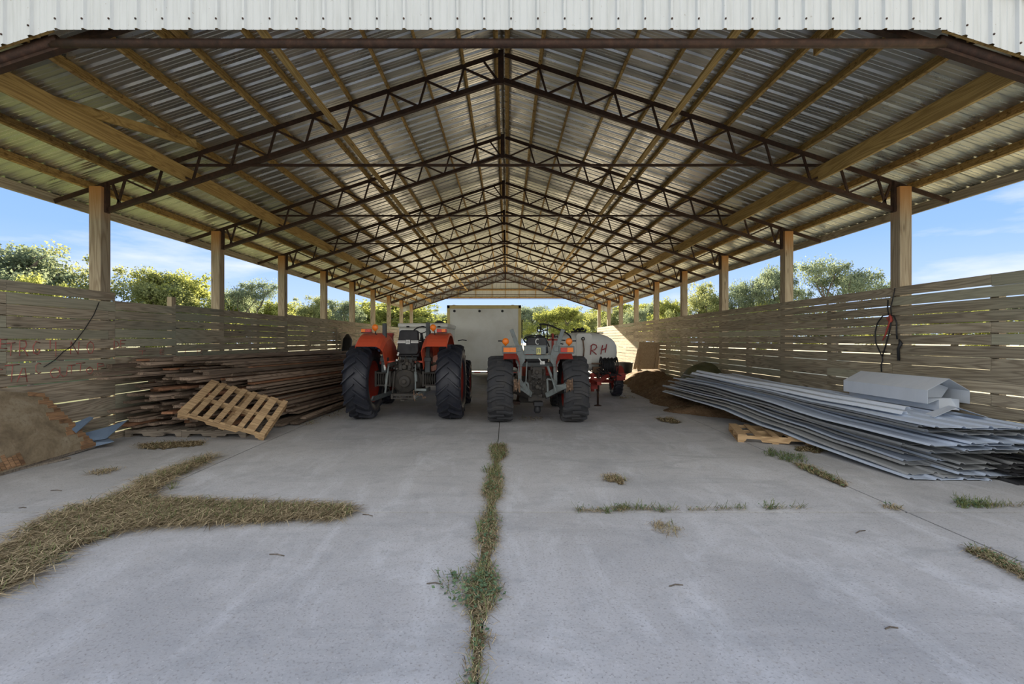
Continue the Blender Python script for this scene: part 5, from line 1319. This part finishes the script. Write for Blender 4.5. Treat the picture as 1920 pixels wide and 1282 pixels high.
def put(kind, px, topy, hw, Y, label, group=None):
    H = CAMZ+(637-topy)*Y/F+.07; x = (px-950)/F*Y; Rw = hw*Y/F*1.12
    o = protos[kind] if kind not in used else copy_tree(protos[kind]); used.add(kind)
    ph, pr = pinfo[kind]; o.location = (x, Y, -.07); sz = H/ph/1.04; sx = Rw/pr
    o.scale = (sx, sx, sz); o.rotation_euler = (0, 0, rt.uniform(0, 6.28))
    tag(o, label, 'tree', group)
# left of the shed
put('oak2', -30, 440, 150, 21, 'dark tree at the far left behind the left wall, reaching highest beside the first post')
put('young', 55, 503, 60, 17, 'small bright yellow-green tree just above the left wall at the picture edge')
put('oak', 120, 452, 105, 24, 'olive green tree behind the first left post')
put('oak', 250, 490, 95, 27, 'round-topped tree between the first and second left posts')
put('bushy', 330, 505, 85, 30, 'broad yellowish tree left of the second left post')
put('open', 470, 512, 60, 33, 'tree with bare top twigs between the second and third left posts')
put('bushy', 430, 545, 50, 36, 'lower pale tree just right of the second left post')
put('oak', 575, 548, 50, 40, 'tree between the third and fourth left posts')
put('bushy', 520, 560, 60, 44, 'light green tree behind the third left post')
put('oak2', 640, 556, 45, 46, 'tree between the fourth and fifth left posts')
put('bushy', 690, 572, 40, 52, 'tree seen past the fifth and sixth left posts')
# right of the shed
put('open', 1565, 470, 78, 26, 'spreading open-branched oak standing alone against the sky on the right')
put('oak2', 1462, 482, 48, 30, 'tall tree partly behind the second right post')
put('oak2', 1400, 512, 45, 32, 'tree between the second and third right posts')
put('young', 1428, 560, 28, 30, 'small light green tree low between the second and third right posts')
put('oak', 1320, 520, 55, 34, 'tree between the third and fourth right posts')
put('bushy', 1255, 556, 45, 38, 'yellow-green tree between the fourth and fifth right posts')
put('oak2', 1215, 565, 50, 44, 'dark tree behind the fifth right post')
put('oak', 1172, 575, 45, 50, 'tree behind the seventh right post')
# beyond the far end
far = [('oak', 790, 572, 70, 70), ('bushy', 850, 585, 60, 76), ('oak2', 1000, 567, 60, 56), ('bushy', 1045, 572, 55, 50), ('oak', 1090, 570, 60, 62), ('bushy', 1130, 580, 55, 66), ('oak2', 740, 575, 60, 74), ('oak', 940, 575, 70, 80)]
nm = ['first', 'second', 'third', 'fourth', 'fifth', 'sixth', 'seventh', 'last']
for i, (k, px, ty, hw, Y) in enumerate(sorted(far, key=lambda q: q[1])): put(k, px, ty, hw, Y, '%s tree beyond the far opening of the shed, counted from the left' % nm[i], 'trees beyond the far opening')
# distant belt all round, behind the others
i = 0
for px in range(-350, 2300, 150):
    dx = abs(px-950)
    if dx < 60: continue
    Y = 30+26*math.exp(-dx/500)+rt.uniform(0, 5) ; k = rt.choice(['oak', 'bushy', 'oak2'])
    if Y*dx/F < 13: Y = 60
    put(k, px+rt.uniform(-40, 40), 637-rt.uniform(52, 74) if dx < 900 else 560, rt.uniform(100, 125), Y+12, 'tree in the distant belt of woods around the field', 'trees in the distant belt of woods')
    i += 1
